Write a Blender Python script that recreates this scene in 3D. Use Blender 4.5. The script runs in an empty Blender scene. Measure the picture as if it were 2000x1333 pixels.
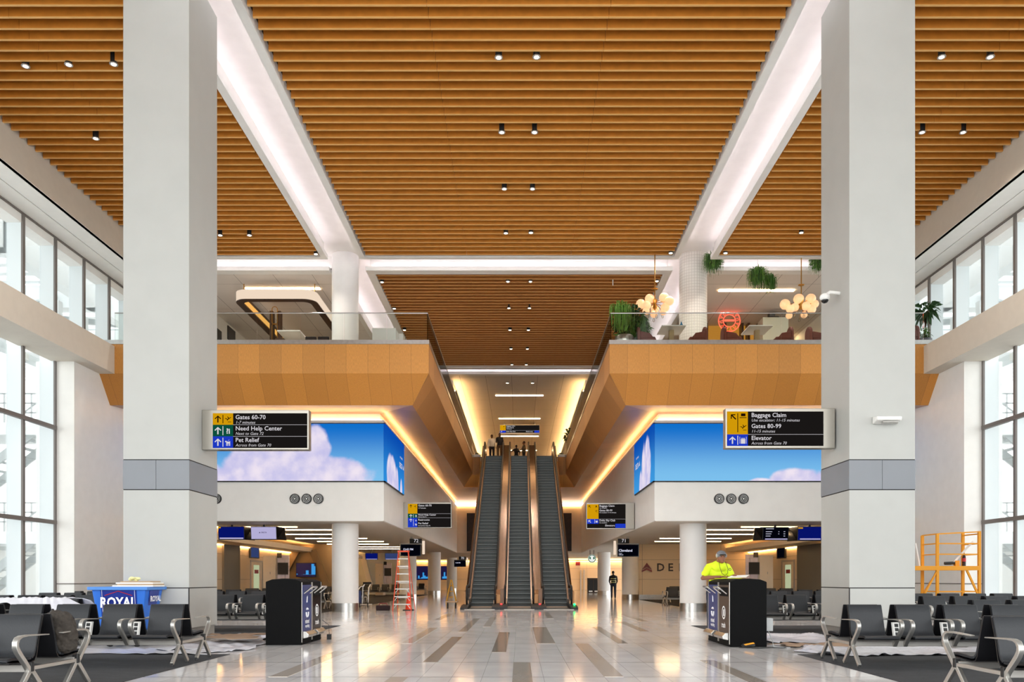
import bpy, math, random
from mathutils import Vector, Matrix
random.seed(7)
R = math.radians
SC = bpy.context.scene
COL = SC.collection
F = 1600.0      # focal length in pixels of the 2000 px wide frame
H = 1.25        # camera height
VX, VY = 1014.0, 1132.0   # vanishing point

# ------------------------------------------------------------------ camera
cam_d = bpy.data.cameras.new('camera')
cam = bpy.data.objects.new('camera', cam_d); COL.objects.link(cam)
cam.location = (0, 0, H); cam.rotation_euler = (R(90), 0, 0)
cam_d.sensor_width = 36.0; cam_d.lens = 36.0*F/2000
cam_d.shift_x = -(VX-1000)/2000; cam_d.shift_y = (VY-666.5)/2000
cam_d.clip_end = 400
SC.camera = cam
# ------------------------------------------------------------------ world
W = bpy.data.worlds.new('world'); SC.world = W; W.use_nodes = True
wn = W.node_tree.nodes; wl = W.node_tree.links
bg = wn['Background']; bg.inputs['Strength'].default_value = 1.6
tc = wn.new('ShaderNodeTexCoord'); sx = wn.new('ShaderNodeSeparateXYZ'); rp = wn.new('ShaderNodeValToRGB')
wl.new(tc.outputs['Generated'], sx.inputs[0]); wl.new(sx.outputs['Z'], rp.inputs[0]); wl.new(rp.outputs[0], bg.inputs['Color'])
rp.color_ramp.elements[0].position = 0.0; rp.color_ramp.elements[0].color = (1.0, 0.99, 0.97, 1)
rp.color_ramp.elements[1].position = 0.7; rp.color_ramp.elements[1].color = (0.93, 0.965, 1.0, 1)
# ------------------------------------------------------------------ exposure
SC.view_settings.view_transform = 'Standard'; SC.view_settings.look = 'None'
SC.view_settings.gamma = 1.0; SC.view_settings.exposure = 1.6
SC.view_settings.use_curve_mapping = False
cy = SC.cycles
cy.use_denoising = True
cy.max_bounces = 8; cy.diffuse_bounces = 5; cy.glossy_bounces = 4; cy.transmission_bounces = 4
cy.transparent_max_bounces = 12; cy.sample_clamp_indirect = 6.0
cy.caustics_reflective = False; cy.caustics_refractive = False

# ------------------------------------------------------------------ materials
def lin(h):
    h = h.lstrip('#'); o = []
    for i in (0, 2, 4):
        c = int(h[i:i+2], 16)/255; o.append(c/12.92 if c <= .04045 else ((c+.055)/1.055)**2.4)
    return (*o, 1)
MATS = {}
def new_mat(name):
    m = bpy.data.materials.new(name); m.use_nodes = True; MATS[name] = m
    return m, m.node_tree.nodes, m.node_tree.links, m.node_tree.nodes['Principled BSDF']
def mat(name, col, rough=.6, metal=0, noise=0, nscale=30, bump=0, spec=.5, emit=0, coat=0):
    m, n, l, b = new_mat(name)
    c = lin(col) if isinstance(col, str) else col
    b.inputs['Base Color'].default_value = c; b.inputs['Roughness'].default_value = rough
    b.inputs['Metallic'].default_value = metal; b.inputs['Specular IOR Level'].default_value = spec
    b.inputs['Coat Weight'].default_value = coat
    if emit:
        b.inputs['Emission Color'].default_value = c; b.inputs['Emission Strength'].default_value = emit
    t = n.new('ShaderNodeTexCoord'); x = n.new('ShaderNodeTexNoise'); x.inputs['Scale'].default_value = nscale
    x.inputs['Detail'].default_value = 4
    l.new(t.outputs['Object'], x.inputs['Vector'])
    if noise:
        mx = n.new('ShaderNodeMix'); mx.data_type = 'RGBA'; mx.blend_type = 'MULTIPLY'
        r = n.new('ShaderNodeMapRange'); r.inputs['From Min'].default_value = .3; r.inputs['From Max'].default_value = .7
        r.inputs['To Min'].default_value = 1-noise; r.inputs['To Max'].default_value = 1+noise*.5
        l.new(x.outputs['Fac'], r.inputs['Value'])
        cmb = n.new('ShaderNodeCombineColor')
        for i in range(3): l.new(r.outputs[0], cmb.inputs[i])
        mx.inputs[0].default_value = 1; mx.inputs[6].default_value = c; l.new(cmb.outputs[0], mx.inputs[7])
        l.new(mx.outputs[2], b.inputs['Base Color'])
    if bump:
        bp = n.new('ShaderNodeBump'); bp.inputs['Strength'].default_value = bump; bp.inputs['Distance'].default_value = .01
        l.new(x.outputs['Fac'], bp.inputs['Height']); l.new(bp.outputs[0], b.inputs['Normal'])
    return m
SIGN_LEVEL = .30   # luminous signs and screens, set against the daylight exposure
def emis(name, col, s):
    m = bpy.data.materials.new(name); m.use_nodes = True; n = m.node_tree.nodes; n.remove(n['Principled BSDF'])
    e = n.new('ShaderNodeEmission'); e.inputs[0].default_value = lin(col) if isinstance(col, str) else col; e.inputs[1].default_value = s*(SIGN_LEVEL if s <= 1.1 else 1)
    m.node_tree.links.new(e.outputs[0], n['Material Output'].inputs[0]); MATS[name] = m
    return m
class NG:
    """tiny helper for math chains"""
    def __init__(s, m): s.n = m.node_tree.nodes; s.l = m.node_tree.links
    def put(s, sock, v):
        if hasattr(v, 'is_output'): s.l.new(v, sock)
        else: sock.default_value = v
    def m(s, op, a, b=0.0, c=0.0):
        x = s.n.new('ShaderNodeMath'); x.operation = op
        s.put(x.inputs[0], a); s.put(x.inputs[1], b); s.put(x.inputs[2], c); return x.outputs[0]
    def xyz(s):
        t = s.n.new('ShaderNodeTexCoord'); q = s.n.new('ShaderNodeSeparateXYZ'); s.l.new(t.outputs['Object'], q.inputs[0])
        s.tc = t; return q.outputs
    def mix(s, f, a, b, mode='MIX'):
        x = s.n.new('ShaderNodeMix'); x.data_type = 'RGBA'; x.blend_type = mode
        s.put(x.inputs[0], f); s.put(x.inputs[6], a); s.put(x.inputs[7], b); return x.outputs[2]
    def noise(s, scale, detail=3, vec=None, stretch=None):
        x = s.n.new('ShaderNodeTexNoise'); x.inputs['Scale'].default_value = scale; x.inputs['Detail'].default_value = detail
        v = vec if vec else s.tc.outputs['Object']
        if stretch:
            mp = s.n.new('ShaderNodeMapping'); mp.inputs['Scale'].default_value = stretch; s.l.new(v, mp.inputs[0]); v = mp.outputs[0]
        s.l.new(v, x.inputs['Vector']); return x.outputs['Fac']
    def ramp(s, v, a, b, lo=0., hi=1.):
        x = s.n.new('ShaderNodeMapRange'); x.interpolation_type = 'SMOOTHSTEP'
        s.put(x.inputs['Value'], v); x.inputs['From Min'].default_value = a; x.inputs['From Max'].default_value = b
        x.inputs['To Min'].default_value = lo; x.inputs['To Max'].default_value = hi; return x.outputs[0]
    def line(s, v, period, off, w):
        a = s.m('SUBTRACT', v, off); a = s.m('DIVIDE', a, period); a = s.m('FRACT', a); return s.m('LESS_THAN', a, w/period)
    def grey(s, v):
        c = s.n.new('ShaderNodeCombineColor')
        for i in range(3): s.l.new(v, c.inputs[i])
        return c.outputs[0]

def wood(name, col, axis, period, off=0, var=.12, rough=.45, cross=None):
    m, n, l, b = new_mat(name); g = NG(m); q = g.xyz()
    v = q[axis]
    cell = g.m('FLOOR', g.m('DIVIDE', g.m('SUBTRACT', v, off), period))
    wn_ = n.new('ShaderNodeTexWhiteNoise'); wn_.noise_dimensions = '1D'; l.new(cell, wn_.inputs['W'])
    tone = g.ramp(wn_.outputs[0], 0, 1, 1-var, 1+var*.6)
    st = [6, 6, 6]; st[2] = .7 if axis != 2 else 6
    grain = g.ramp(g.noise(14, 5, stretch=tuple(st)), .3, .7, .86, 1.1)
    speck = g.ramp(g.noise(160, 2), .35, .65, .9, 1.06)
    tt = g.m('MULTIPLY', g.m('MULTIPLY', tone, grain), speck)
    col_ = g.mix(1, lin(col), g.grey(tt), 'MULTIPLY')
    jl = g.line(v, period, off, .008)
    col_ = g.mix(g.m('MULTIPLY', jl, .6), col_, (.03, .015, .005, 1))
    l.new(col_, b.inputs['Base Color']); b.inputs['Roughness'].default_value = rough
    return m

WHITE = mat('white_paint', '#E9E8E4', .55, noise=.03, nscale=3)
PILLAR = mat('pillar_panel', '#B4B5B1', .5, noise=.03, nscale=2)
PBAND = mat('pillar_band', '#83878D', .5, noise=.03, nscale=2)
BEAMG = mat('beam_plaster', '#D2CABC', .7, noise=.03, nscale=4)
BOXW = mat('bulkhead_white', '#E6E6E2', .55, noise=.03, nscale=2)
COLW = mat('column_white', '#E6E6E4', .45, noise=.02, nscale=2)
CREAM = mat('cream_panel', '#E4D6C0', .5, noise=.04, nscale=2)
STEEL = mat('brushed_steel', '#B9B8B5', .28, 1, noise=.12, nscale=9)
CHROME = mat('polished_aluminium', '#CFCFCD', .25, 1)
ALU = mat('cast_aluminium', '#BDBBB6', .38, .85)
GREYM = mat('grey_metal', '#A8A5A0', .45, .3)
MULL = mat('mullion_pale', '#D6DEE0', .5)
MULLD = mat('mullion_dark', '#6E6864', .5)  # transoms and joints; also paints the shade on inner mullion faces
BLACK = mat('black_plastic', '#151516', .5)
BLACKG = mat('black_gloss', '#0D0D10', .15)
LEATH = mat('dark_vinyl', '#1B1E23', .48, noise=.1, nscale=60, bump=.15)
SHELL = mat('black_shell', '#161619', .35)
BRONZE = mat('bronze_panel', '#684A30', .22, .9, noise=.1, nscale=3)
BRONZEL = mat('bronze_trim', '#A58468', .3, .85)
BRASS = mat('brass', '#C99A4A', .3, 1)
DARKW = mat('dark_walnut', '#3A2413', .4, noise=.2, nscale=12)
STEPM = mat('step_grey', '#4C5252', .42, .4, noise=.1, nscale=25)
STEPT = mat('step_tread', '#3A3D3D', .5, .4)
BAFB = mat('baffle_backing', '#3A1E08', .9)
SIGNG = mat('sign_housing', '#9B978E', .35, .7)
SIGNK = emis('sign_face', '#1F1C1B', .8)
SYEL = emis('sign_yellow', '#F7B50C', .75)
SGRN = emis('sign_green', '#0F5C47', .8)
SBLU = emis('sign_blue', '#2343DD', .8)
SWHT = emis('sign_white', '#F4EFF4', .85)
SDRK = emis('sign_glyph', '#2A1508', .5)
LEDC = emis('led_cool', (1, .86, .95, 1), 5.5)
LEDF = emis('led_cool_front', (1, .86, .95, 1), 5.0)
LEDW = emis('led_warm', (1, .56, .21, 1), 14)
LEDH = emis('led_warm_hall', (1, .58, .24, 1), 26)
BARL = emis('bar_lamp', (1, .66, .34, 1), 9)
LENS = emis('lamp_lens', (1, .82, .62, 1), 10)
GLOBE = mat('lamp_globe', (.9, .50, .26, 1), .3, emit=.25)
HALO = emis('canopy_glow', (1, .80, .62, 1), .95)
AMBER = emis('bar_amber', (1, .42, .06, 1), .55)
NEON = emis('neon_red', (1, .07, .04, 1), 1.2)
RED = mat('red_paint', '#B3252C', .5)
ORANGE = mat('orange_fibreglass', '#E0502E', .5)
YELLOW = mat('yellow_paint', '#E0960F', .45)
YSIGN = mat('yellow_plastic', '#D9A51A', .45)
BLUEP = mat('blue_poly', '#2368C8', .45)
NAVY = mat('navy_label', '#25366F', .4)
BROWNP = mat('brown_label', '#3B2C24', .35)
POWDER = mat('black_powdercoat', '#060607', .7, noise=.3, nscale=200, bump=.2, spec=.12)
WTEXT = mat('white_lettering', '#F3F3F3', .5)
DTEXT = mat('dark_lettering', '#2A1E16', .4)
MAROON = mat('dark_red_emblem', '#7A1B22', .4)
GREEN1 = mat('leaf_green', '#3F6E22', .55, noise=.3, nscale=8)
GREEN2 = mat('leaf_dark', '#264A1E', .5, noise=.3, nscale=8)
GREEN3 = mat('leaf_light', '#6B9A38', .55, noise=.3, nscale=8)
SOIL = mat('bark_brown', '#4A3424', .8)
POT = mat('pot_grey', '#4A4C50', .5)
UPHOL = mat('rust_upholstery', '#6E3326', .7, noise=.1, nscale=40)
LTABLE = mat('table_white', '#E8E6E0', .3)
CARTON = mat('cardboard', '#B49A7C', .8)
PAPER = mat('white_paper', '#F2F2EE', .7)
SKIN = mat('skin_tan', '#85533A', .55, noise=.05, nscale=20)
SKIND = mat('skin_brown', '#5A3826', .55)
HAIR = mat('dark_hair', '#15110F', .7, noise=.2, nscale=60)
HIVIS = mat('hi_vis_yellow', '#D8F01E', .75, noise=.06, nscale=14)
DENIM = mat('dark_denim', '#20283A', .8)
KHAKI = mat('brown_fabric', '#5E4630', .8)
BLKCL = mat('black_fabric', '#15151A', .85)
WHTCL = mat('white_fabric', '#DAD5D0', .8)
CAPG = mat('grey_cap', '#6C6E74', .7, noise=.3, nscale=30)
BAGM = mat('bag_fabric', '#37312B', .9, noise=.35, nscale=30, bump=.5)
SHEET = mat('plastic_sheet', '#D5D5DC', .25, noise=.1, nscale=6, bump=.6)
CRETE = mat('tarmac', '#EDEDEA', .9, noise=.1, nscale=.5)  # outside ground colour raised so it bounces daylight onto the window soffits
OSTEEL = mat('outdoor_steel', '#E6E9E9', .6)
OSTEELD = mat('outdoor_steel_dark', '#9DA2A2', .6)
CANVAS = mat('dark_artwork', '#241A16', .5, noise=.6, nscale=5)
PANELW = mat('white_tile_panel', '#D8CFC4', .6)

def glass_mat(name, tint, gl):
    m = bpy.data.materials.new(name); m.use_nodes = True; n = m.node_tree.nodes; l = m.node_tree.links
    n.remove(n['Principled BSDF']); t = n.new('ShaderNodeBsdfTransparent'); g = n.new('ShaderNodeBsdfGlossy')
    t.inputs[0].default_value = tint; g.inputs['Roughness'].default_value = .02
    mx = n.new('ShaderNodeMixShader'); fr = n.new('ShaderNodeFresnel'); fr.inputs[0].default_value = 1.35
    mm = n.new('ShaderNodeMath'); mm.operation = 'MULTIPLY'; mm.inputs[1].default_value = gl
    l.new(fr.outputs[0], mm.inputs[0]); l.new(mm.outputs[0], mx.inputs[0]); l.new(t.outputs[0], mx.inputs[1]); l.new(g.outputs[0], mx.inputs[2])
    l.new(mx.outputs[0], n['Material Output'].inputs[0]); return m
GLASS = glass_mat('rail_glass', (.93, .95, .93, 1), 1.0)
WGLASS = glass_mat('window_glass', (.97, .985, .98, 1), .6)

# floor of pale polished stone planks with a coarse grid of joints
TILE, n, l, b = new_mat('polished_stone_floor'); g = NG(TILE); q = g.xyz()
j1 = g.line(q[1], 5.4, 12.28, .028); j2 = g.line(q[1], 5.4, 10.45, .028)
jx = g.m('MULTIPLY', g.line(q[0], .39, -.084, .007), .45)
j = g.m('MAXIMUM', g.m('MAXIMUM', j1, j2), jx)
cx_ = g.m('FLOOR', g.m('DIVIDE', g.m('ADD', q[0], .084), .39)); cy_ = g.m('FLOOR', g.m('DIVIDE', g.m('SUBTRACT', q[1], 10.46), 1.8))
cb = n.new('ShaderNodeCombineXYZ'); l.new(cx_, cb.inputs[0]); l.new(cy_, cb.inputs[1])
wt = n.new('ShaderNodeTexWhiteNoise'); wt.noise_dimensions = '2D'; l.new(cb.outputs[0], wt.inputs['Vector'])
tone = g.ramp(wt.outputs[0], 0, 1, .93, 1.04)
sp = g.ramp(g.noise(110, 2), .3, .7, .88, 1.08); sp2 = g.ramp(g.noise(1.6, 4), .3, .7, .93, 1.05)
fl = g.mix(1, lin('#ECE9E8'), g.grey(g.m('MULTIPLY', g.m('MULTIPLY', tone, sp), sp2)), 'MULTIPLY')
fl = g.mix(g.m('MULTIPLY', j, .93), fl, (.04, .03, .028, 1))
l.new(fl, b.inputs['Base Color']); b.inputs['Roughness'].default_value = .09; b.inputs['Specular IOR Level'].default_value = .75
ACC = []
for nm, c_ in (('stone_dark', '#968B80'), ('stone_mid', '#B0A69B'), ('stone_light', '#C6BCB2')):
    m_ = mat('accent_'+nm, c_, .1, noise=.12, nscale=90, spec=.75); ACC.append(m_)
CARPET, n, l, b = new_mat('charcoal_carpet'); g = NG(CARPET); q = g.xyz()
v1 = g.ramp(g.noise(60, 3, stretch=(.6, 3, 1)), .3, .7, .5, 1.35); v2 = g.ramp(g.noise(3, 3, stretch=(1, 3, 1)), .35, .65, .8, 1.2)
l.new(g.mix(1, lin('#2A2B2F'), g.grey(g.m('MULTIPLY', v1, v2)), 'MULTIPLY'), b.inputs['Base Color']); b.inputs['Roughness'].default_value = .95

# tiled white column, ceiling of white panels
def panel_mat(name, col, px, py, offx=0, offy=0, w=.012, rough=.6, ax=(0, 1)):
    m, n, l, b = new_mat(name); g = NG(m); q = g.xyz()
    j = g.m('MAXIMUM', g.line(q[ax[0]], px, offx, w), g.line(q[ax[1]], py, offy, w))
    l.new(g.mix(g.m('MULTIPLY', j, .7), lin(col), (.08, .06, .05, 1)), b.inputs['Base Color']); b.inputs['Roughness'].default_value = rough
    return m
CEILP = panel_mat('ceiling_panels', '#DDD6CE', 1.53, 3.05, -8.1, 33, .02)
CEILF = panel_mat('ceiling_panels_far', '#DCCDB8', 1.53, 3.05, -.765, 50, .02)
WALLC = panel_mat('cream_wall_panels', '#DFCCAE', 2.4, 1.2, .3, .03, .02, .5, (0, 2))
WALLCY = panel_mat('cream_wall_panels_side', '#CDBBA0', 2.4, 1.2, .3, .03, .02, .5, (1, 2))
TILEC = mat('mosaic_white', '#D9D6CE', .5)
_n, _l = TILEC.node_tree.nodes, TILEC.node_tree.links; g = NG(TILEC); q = g.xyz()
an = g.m('ARCTAN2', q[0], q[1])
jj = g.m('MAXIMUM', g.line(an, .19, 0, .035), g.line(q[2], .11, 0, .018))
_l.new(g.mix(g.m('MULTIPLY', jj, .35), lin('#DEDBD4'), lin('#8C857A')), TILEC.node_tree.nodes['Principled BSDF'].inputs['Base Color'])

WOODX = wood('oak_veneer', '#C98A3E', 0, .72)
WOODX2 = wood('oak_veneer_under', '#C08034', 0, .72)
WOODY = wood('oak_veneer_side', '#B87F45', 1, 1.45)
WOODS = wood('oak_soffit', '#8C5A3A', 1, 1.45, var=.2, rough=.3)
BAFE = mat('baffle_edge', '#DDAA66', .5)
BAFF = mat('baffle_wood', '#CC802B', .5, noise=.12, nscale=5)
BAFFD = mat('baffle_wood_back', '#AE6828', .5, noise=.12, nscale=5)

def sky_screen(name, blobs, off, gain=1.0, top='#0F72CF', bot='#7FC4F2', ax=0, org=(0, 0, 0), z0=4.87, z1=6.96, nz=.35):
    m = bpy.data.materials.new(name); m.use_nodes = True; n = m.node_tree.nodes; l = m.node_tree.links
    n.remove(n['Principled BSDF']); g = NG(m); q = g.xyz()
    q = [g.m('ADD', q[i], float(org[i])) for i in range(3)]
    t = g.ramp(q[2], z0, z1)
    col = g.mix(t, lin(bot), lin(top))
    nn = g.noise(1.1, 6); best = None
    for (bx, bz, rx, rz) in blobs:
        dx = g.m('DIVIDE', g.m('SUBTRACT', q[ax], bx), rx); dz = g.m('DIVIDE', g.m('SUBTRACT', q[2], bz), rz)
        d = g.m('SUBTRACT', 1.0, g.m('SQRT', g.m('ADD', g.m('MULTIPLY', dx, dx), g.m('MULTIPLY', dz, dz))))
        best = d if best is None else g.m('MAXIMUM', best, d)
    val = g.m('ADD', best, g.m('MULTIPLY', g.m('SUBTRACT', nn, .5), nz*2))
    mask = g.ramp(val, .0, .22)
    shade = g.ramp(g.noise(1.6, 4), .3, .75)
    cl = g.mix(shade, lin('#C9C6EE'), lin('#F4E9F6'))
    col = g.mix(mask, col, cl)
    e = n.new('ShaderNodeEmission'); l.new(col, e.inputs[0]); e.inputs[1].default_value = gain*SIGN_LEVEL*1.05
    l.new(e.outputs[0], n['Material Output'].inputs[0]); return m

# ------------------------------------------------------------------ mesh helpers
ORG = {}
class MB:
    def __init__(s): s.v = []; s.f = []; s.mi = []
    def add(s, vs, fs, m=0):
        o = len(s.v); s.v += [tuple(p) for p in vs]; s.f += [tuple(i+o for i in f) for f in fs]; s.mi += [m]*len(fs); return s
    def box(s, x0, x1, y0, y1, z0, z1, m=0):
        return s.add([(x0,y0,z0),(x1,y0,z0),(x1,y1,z0),(x0,y1,z0),(x0,y0,z1),(x1,y0,z1),(x1,y1,z1),(x0,y1,z1)],
                     [(0,3,2,1),(4,5,6,7),(0,1,5,4),(1,2,6,5),(2,3,7,6),(3,0,4,7)], m)
    def loft(s, A, B, m=0, caps=True):
        n = len(A); fs = [(i, (i+1) % n, n+(i+1) % n, n+i) for i in range(n)]
        if caps: fs += [tuple(reversed(range(n))), tuple(range(n, 2*n))]
        return s.add(list(A)+list(B), fs, m)
    def ext(s, poly, axis, a, b, m=0):
        f = {'x': lambda u, w, t: (t, u, w), 'y': lambda u, w, t: (u, t, w), 'z': lambda u, w, t: (u, w, t)}[axis]
        return s.loft([f(u, w, a) for u, w in poly], [f(u, w, b) for u, w in poly], m)
    def quad(s, *p, m=0): return s.add(p, [tuple(range(len(p)))], m)
    def slab(s, pts, d, m=0):
        d = Vector(d); return s.loft([Vector(p) for p in pts], [Vector(p)+d for p in pts], m)
    def tube(s, pts, r, n=8, m=0, closed=False, caps=True):
        pts = [Vector(p) for p in pts]; N = len(pts); rr = r if isinstance(r, (list, tuple)) else [r]*N
        rings = []; up = None
        for i, p in enumerate(pts):
            if closed: t = pts[(i+1) % N]-pts[i-1]
            else: t = pts[min(i+1, N-1)]-pts[max(i-1, 0)]
            t.normalize()
            if up is None:
                up = Vector((0, 0, 1)) if abs(t.z) < .9 else Vector((1, 0, 0))
            u = (up-t*up.dot(t))
            if u.length < 1e-5: u = Vector((0, 1, 0))-t*t.y
            u.normalize(); w = t.cross(u); up = u
            rings.append([p+(u*math.cos(2*math.pi*k/n)+w*math.sin(2*math.pi*k/n))*rr[i] for k in range(n)])
        vs = [q for ring in rings for q in ring]; fs = []
        M = N if closed else N-1
        for i in range(M):
            a = i*n; b_ = ((i+1) % N)*n
            for k in range(n): fs.append((a+k, a+(k+1) % n, b_+(k+1) % n, b_+k))
        if caps and not closed: fs += [tuple(reversed(range(n))), tuple(range((N-1)*n, N*n))]
        return s.add(vs, fs, m)
    def bar(s, p, q, w, h=None, m=0):
        """rectangular bar between two points"""
        p = Vector(p); q = Vector(q); h = h or w; t = (q-p).normalized()
        up = Vector((0, 0, 1)) if abs(t.z) < .95 else Vector((0, 1, 0))
        a = t.cross(up).normalized(); c = a.cross(t).normalized()
        k = [a*sx_*w/2+c*sz_*h/2 for sx_, sz_ in ((-1,-1),(1,-1),(1,1),(-1,1))]
        return s.loft([p+x for x in k], [q+x for x in k], m)
    def lathe(s, prof, c=(0,0,0), n=24, m=0):
        c = Vector(c); vs = []; fs = []
        for r, z in prof:
            for k in range(n):
                a = 2*math.pi*k/n; vs.append(c+Vector((r*math.cos(a), r*math.sin(a), z)))
        for i in range(len(prof)-1):
            for k in range(n): fs.append((i*n+k, i*n+(k+1) % n, (i+1)*n+(k+1) % n, (i+1)*n+k))
        fs += [tuple(reversed(range(n))), tuple(range((len(prof)-1)*n, len(prof)*n))]
        return s.add(vs, fs, m)
    def ell(s, c, r, n=12, k=8, m=0, rot=None):
        c = Vector(c); r = (r, r, r) if not isinstance(r, (tuple, list)) else r
        vs = [(0, 0, -1)]; fs = []
        for i in range(1, k):
            ph = -math.pi/2+math.pi*i/k
            for j in range(n): a = 2*math.pi*j/n; vs.append((math.cos(ph)*math.cos(a), math.cos(ph)*math.sin(a), math.sin(ph)))
        vs.append((0, 0, 1)); T = len(vs)-1
        for j in range(n): fs.append((0, 1+(j+1) % n, 1+j)); fs.append((T, T-n+j, T-n+(j+1) % n))
        for i in range(k-2):
            for j in range(n): fs.append((1+i*n+j, 1+i*n+(j+1) % n, 1+(i+1)*n+(j+1) % n, 1+(i+1)*n+j))
        out = []
        for v in vs:
            p = Vector((v[0]*r[0], v[1]*r[1], v[2]*r[2]))
            if rot: p = rot @ p
            out.append(c+p)
        return s.add(out, fs, m)
    def disc(s, c, r, normal='-y', t=.01, n=20, m=0):
        c = Vector(c); ax = {'-y': (Vector((1,0,0)), Vector((0,0,1)), Vector((0,-1,0))), 'z': (Vector((1,0,0)), Vector((0,1,0)), Vector((0,0,-1))),
                             '+x': (Vector((0,1,0)), Vector((0,0,1)), Vector((1,0,0))), '-x': (Vector((0,-1,0)), Vector((0,0,1)), Vector((-1,0,0)))}[normal]
        A = [c+ax[0]*r*math.cos(2*math.pi*k/n)+ax[1]*r*math.sin(2*math.pi*k/n) for k in range(n)]
        return s.loft(A, [p+ax[2]*t for p in A], m)
    def ring(s, c, r0, r1, normal='-y', t=.01, n=24, m=0):
        c = Vector(c); ax = {'-y': (Vector((1,0,0)), Vector((0,0,1)), Vector((0,-1,0))), 'z': (Vector((1,0,0)), Vector((0,1,0)), Vector((0,0,-1))),
                             '+x': (Vector((0,1,0)), Vector((0,0,1)), Vector((1,0,0))), '-x': (Vector((0,-1,0)), Vector((0,0,1)), Vector((-1,0,0)))}[normal]
        pr = [(r0, 0), (r1, 0), (r1, t), (r0, t)]; vs = []; fs = []
        for k in range(n):
            d = ax[0]*math.cos(2*math.pi*k/n)+ax[1]*math.sin(2*math.pi*k/n)
            vs += [c+d*a+ax[2]*b_ for a, b_ in pr]
        for k in range(n):
            for i in range(4): fs.append((k*4+i, k*4+(i+1) % 4, ((k+1) % n)*4+(i+1) % 4, ((k+1) % n)*4+i))
        return s.add(vs, fs, m)
    def build(s, name, mats, parent=None, label=None, cat=None, group=None, kind=None, smooth=False, bevel=0, rel=False, mods=None):
        if not isinstance(mats, (list, tuple)): mats = [mats]
        me = bpy.data.meshes.new(name); o = bpy.data.objects.new(name, me); COL.objects.link(o)
        if parent is not None:
            org = ORG.get(parent.name, Vector((0, 0, 0))) if not rel else Vector((0, 0, 0))
            o.parent = parent; ORG[o.name] = ORG.get(parent.name, Vector((0, 0, 0)))
        elif kind != 'structure':
            xs = [v[0] for v in s.v]; ys = [v[1] for v in s.v]; zs = [v[2] for v in s.v]
            org = Vector(((min(xs)+max(xs))/2, (min(ys)+max(ys))/2, min(zs))); o.location = org; ORG[o.name] = org
        else: org = Vector((0, 0, 0)); ORG[o.name] = org
        me.from_pydata([(v[0]-org.x, v[1]-org.y, v[2]-org.z) for v in s.v], [], s.f)
        for m_ in mats: me.materials.append(m_)
        if len(mats) > 1: me.polygons.foreach_set('material_index', s.mi)
        import bmesh
        bm = bmesh.new(); bm.from_mesh(me); bmesh.ops.recalc_face_normals(bm, faces=bm.faces); bm.to_mesh(me); bm.free()
        if smooth:
            me.polygons.foreach_set('use_smooth', [True]*len(me.polygons))
            try: me.set_sharp_from_angle(angle=R(40))
            except Exception: pass
        if bevel:
            bv = o.modifiers.new('bevel', 'BEVEL'); bv.width = bevel; bv.segments = 2; bv.limit_method = 'ANGLE'; bv.angle_limit = R(40)
        for md in (mods or []): md(o)
        if label: o['label'] = label
        if cat: o['category'] = cat
        if group: o['group'] = group
        if kind: o['kind'] = kind
        return o
def thing(name, label, cat, loc=(0,0,0), rz=0, group=None):
    o = bpy.data.objects.new(name, None); COL.objects.link(o); o.location = loc; o.rotation_euler = (0, 0, rz)
    o.empty_display_size = .2; o['label'] = label; o['category'] = cat
    if group: o['group'] = group
    ORG[o.name] = Vector(loc); return o
def strip(f, x0, x1, y0, y1, z):
    L = max(x1-x0, y1-y0); n = max(1, int(L/1.2)); ax = 0 if x1-x0 > y1-y0 else 1
    for i in range(n):
        a, b_ = i/n, (i+1)/n-.004/L
        q = (x0+(x1-x0)*a, x0+(x1-x0)*b_, y0, y1) if ax == 0 else (x0, x1, y0+(y1-y0)*a, y0+(y1-y0)*b_)
        f.box(q[0], q[1], q[2], q[3], z, z+.012)
def struct(mb, name, mats, **k): return mb.build(name, mats, kind='structure', **k)
def kids(o): return [c for c in bpy.data.objects if c.parent == o]
def copy_tree(o, parent=None):
    ch = KID.get(o.name)
    if ch is None: ch = KID[o.name] = kids(o)
    c = o.copy(); COL.objects.link(c)
    if parent is not None: c.parent = parent
    for x in ch: copy_tree(x, c)
    return c
KID = {}
def place(proto, loc, rz=0, label=None, group=None, first=[set()]):
    if proto.name in first[0]: o = copy_tree(proto)
    else: first[0].add(proto.name); KID[proto.name] = kids(proto); o = proto
    o.location = loc; o.rotation_euler = (0, 0, rz)
    if label: o['label'] = label
    if group: o['group'] = group
    return o

def facing_map(facing):
    return {'-y': (Vector((1,0,0)), Vector((0,-1,0))), '+x': (Vector((0,1,0)), Vector((1,0,0))), '-x': (Vector((0,-1,0)), Vector((-1,0,0)))}[facing]
def text_geo(mb, s_, org, size, facing='-y', align='LEFT', bold=.012, shear=0, t=.004, m=0, wscale=1.0):
    cu = bpy.data.curves.new('t', 'FONT'); cu.body = s_; cu.size = size; cu.align_x = align; cu.offset = bold*size
    cu.shear = shear; cu.resolution_u = 2; cu.fill_mode = 'FRONT'
    o = bpy.data.objects.new('t', cu); COL.objects.link(o)
    dg = bpy.context.evaluated_depsgraph_get(); me = bpy.data.meshes.new_from_object(o.evaluated_get(dg))
    u, nn = facing_map(facing); org = Vector(org); z = Vector((0,0,1))
    mb.add([org+u*v.co.x*wscale+z*v.co.y+nn*t for v in me.vertices], [tuple(p.vertices) for p in me.polygons], m)
    bpy.data.objects.remove(o); bpy.data.curves.remove(cu); bpy.data.meshes.remove(me)
def X(px, Y): return (px-VX)*Y/F
def Z(py, Y): return H+(VY-py)*Y/F
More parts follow.
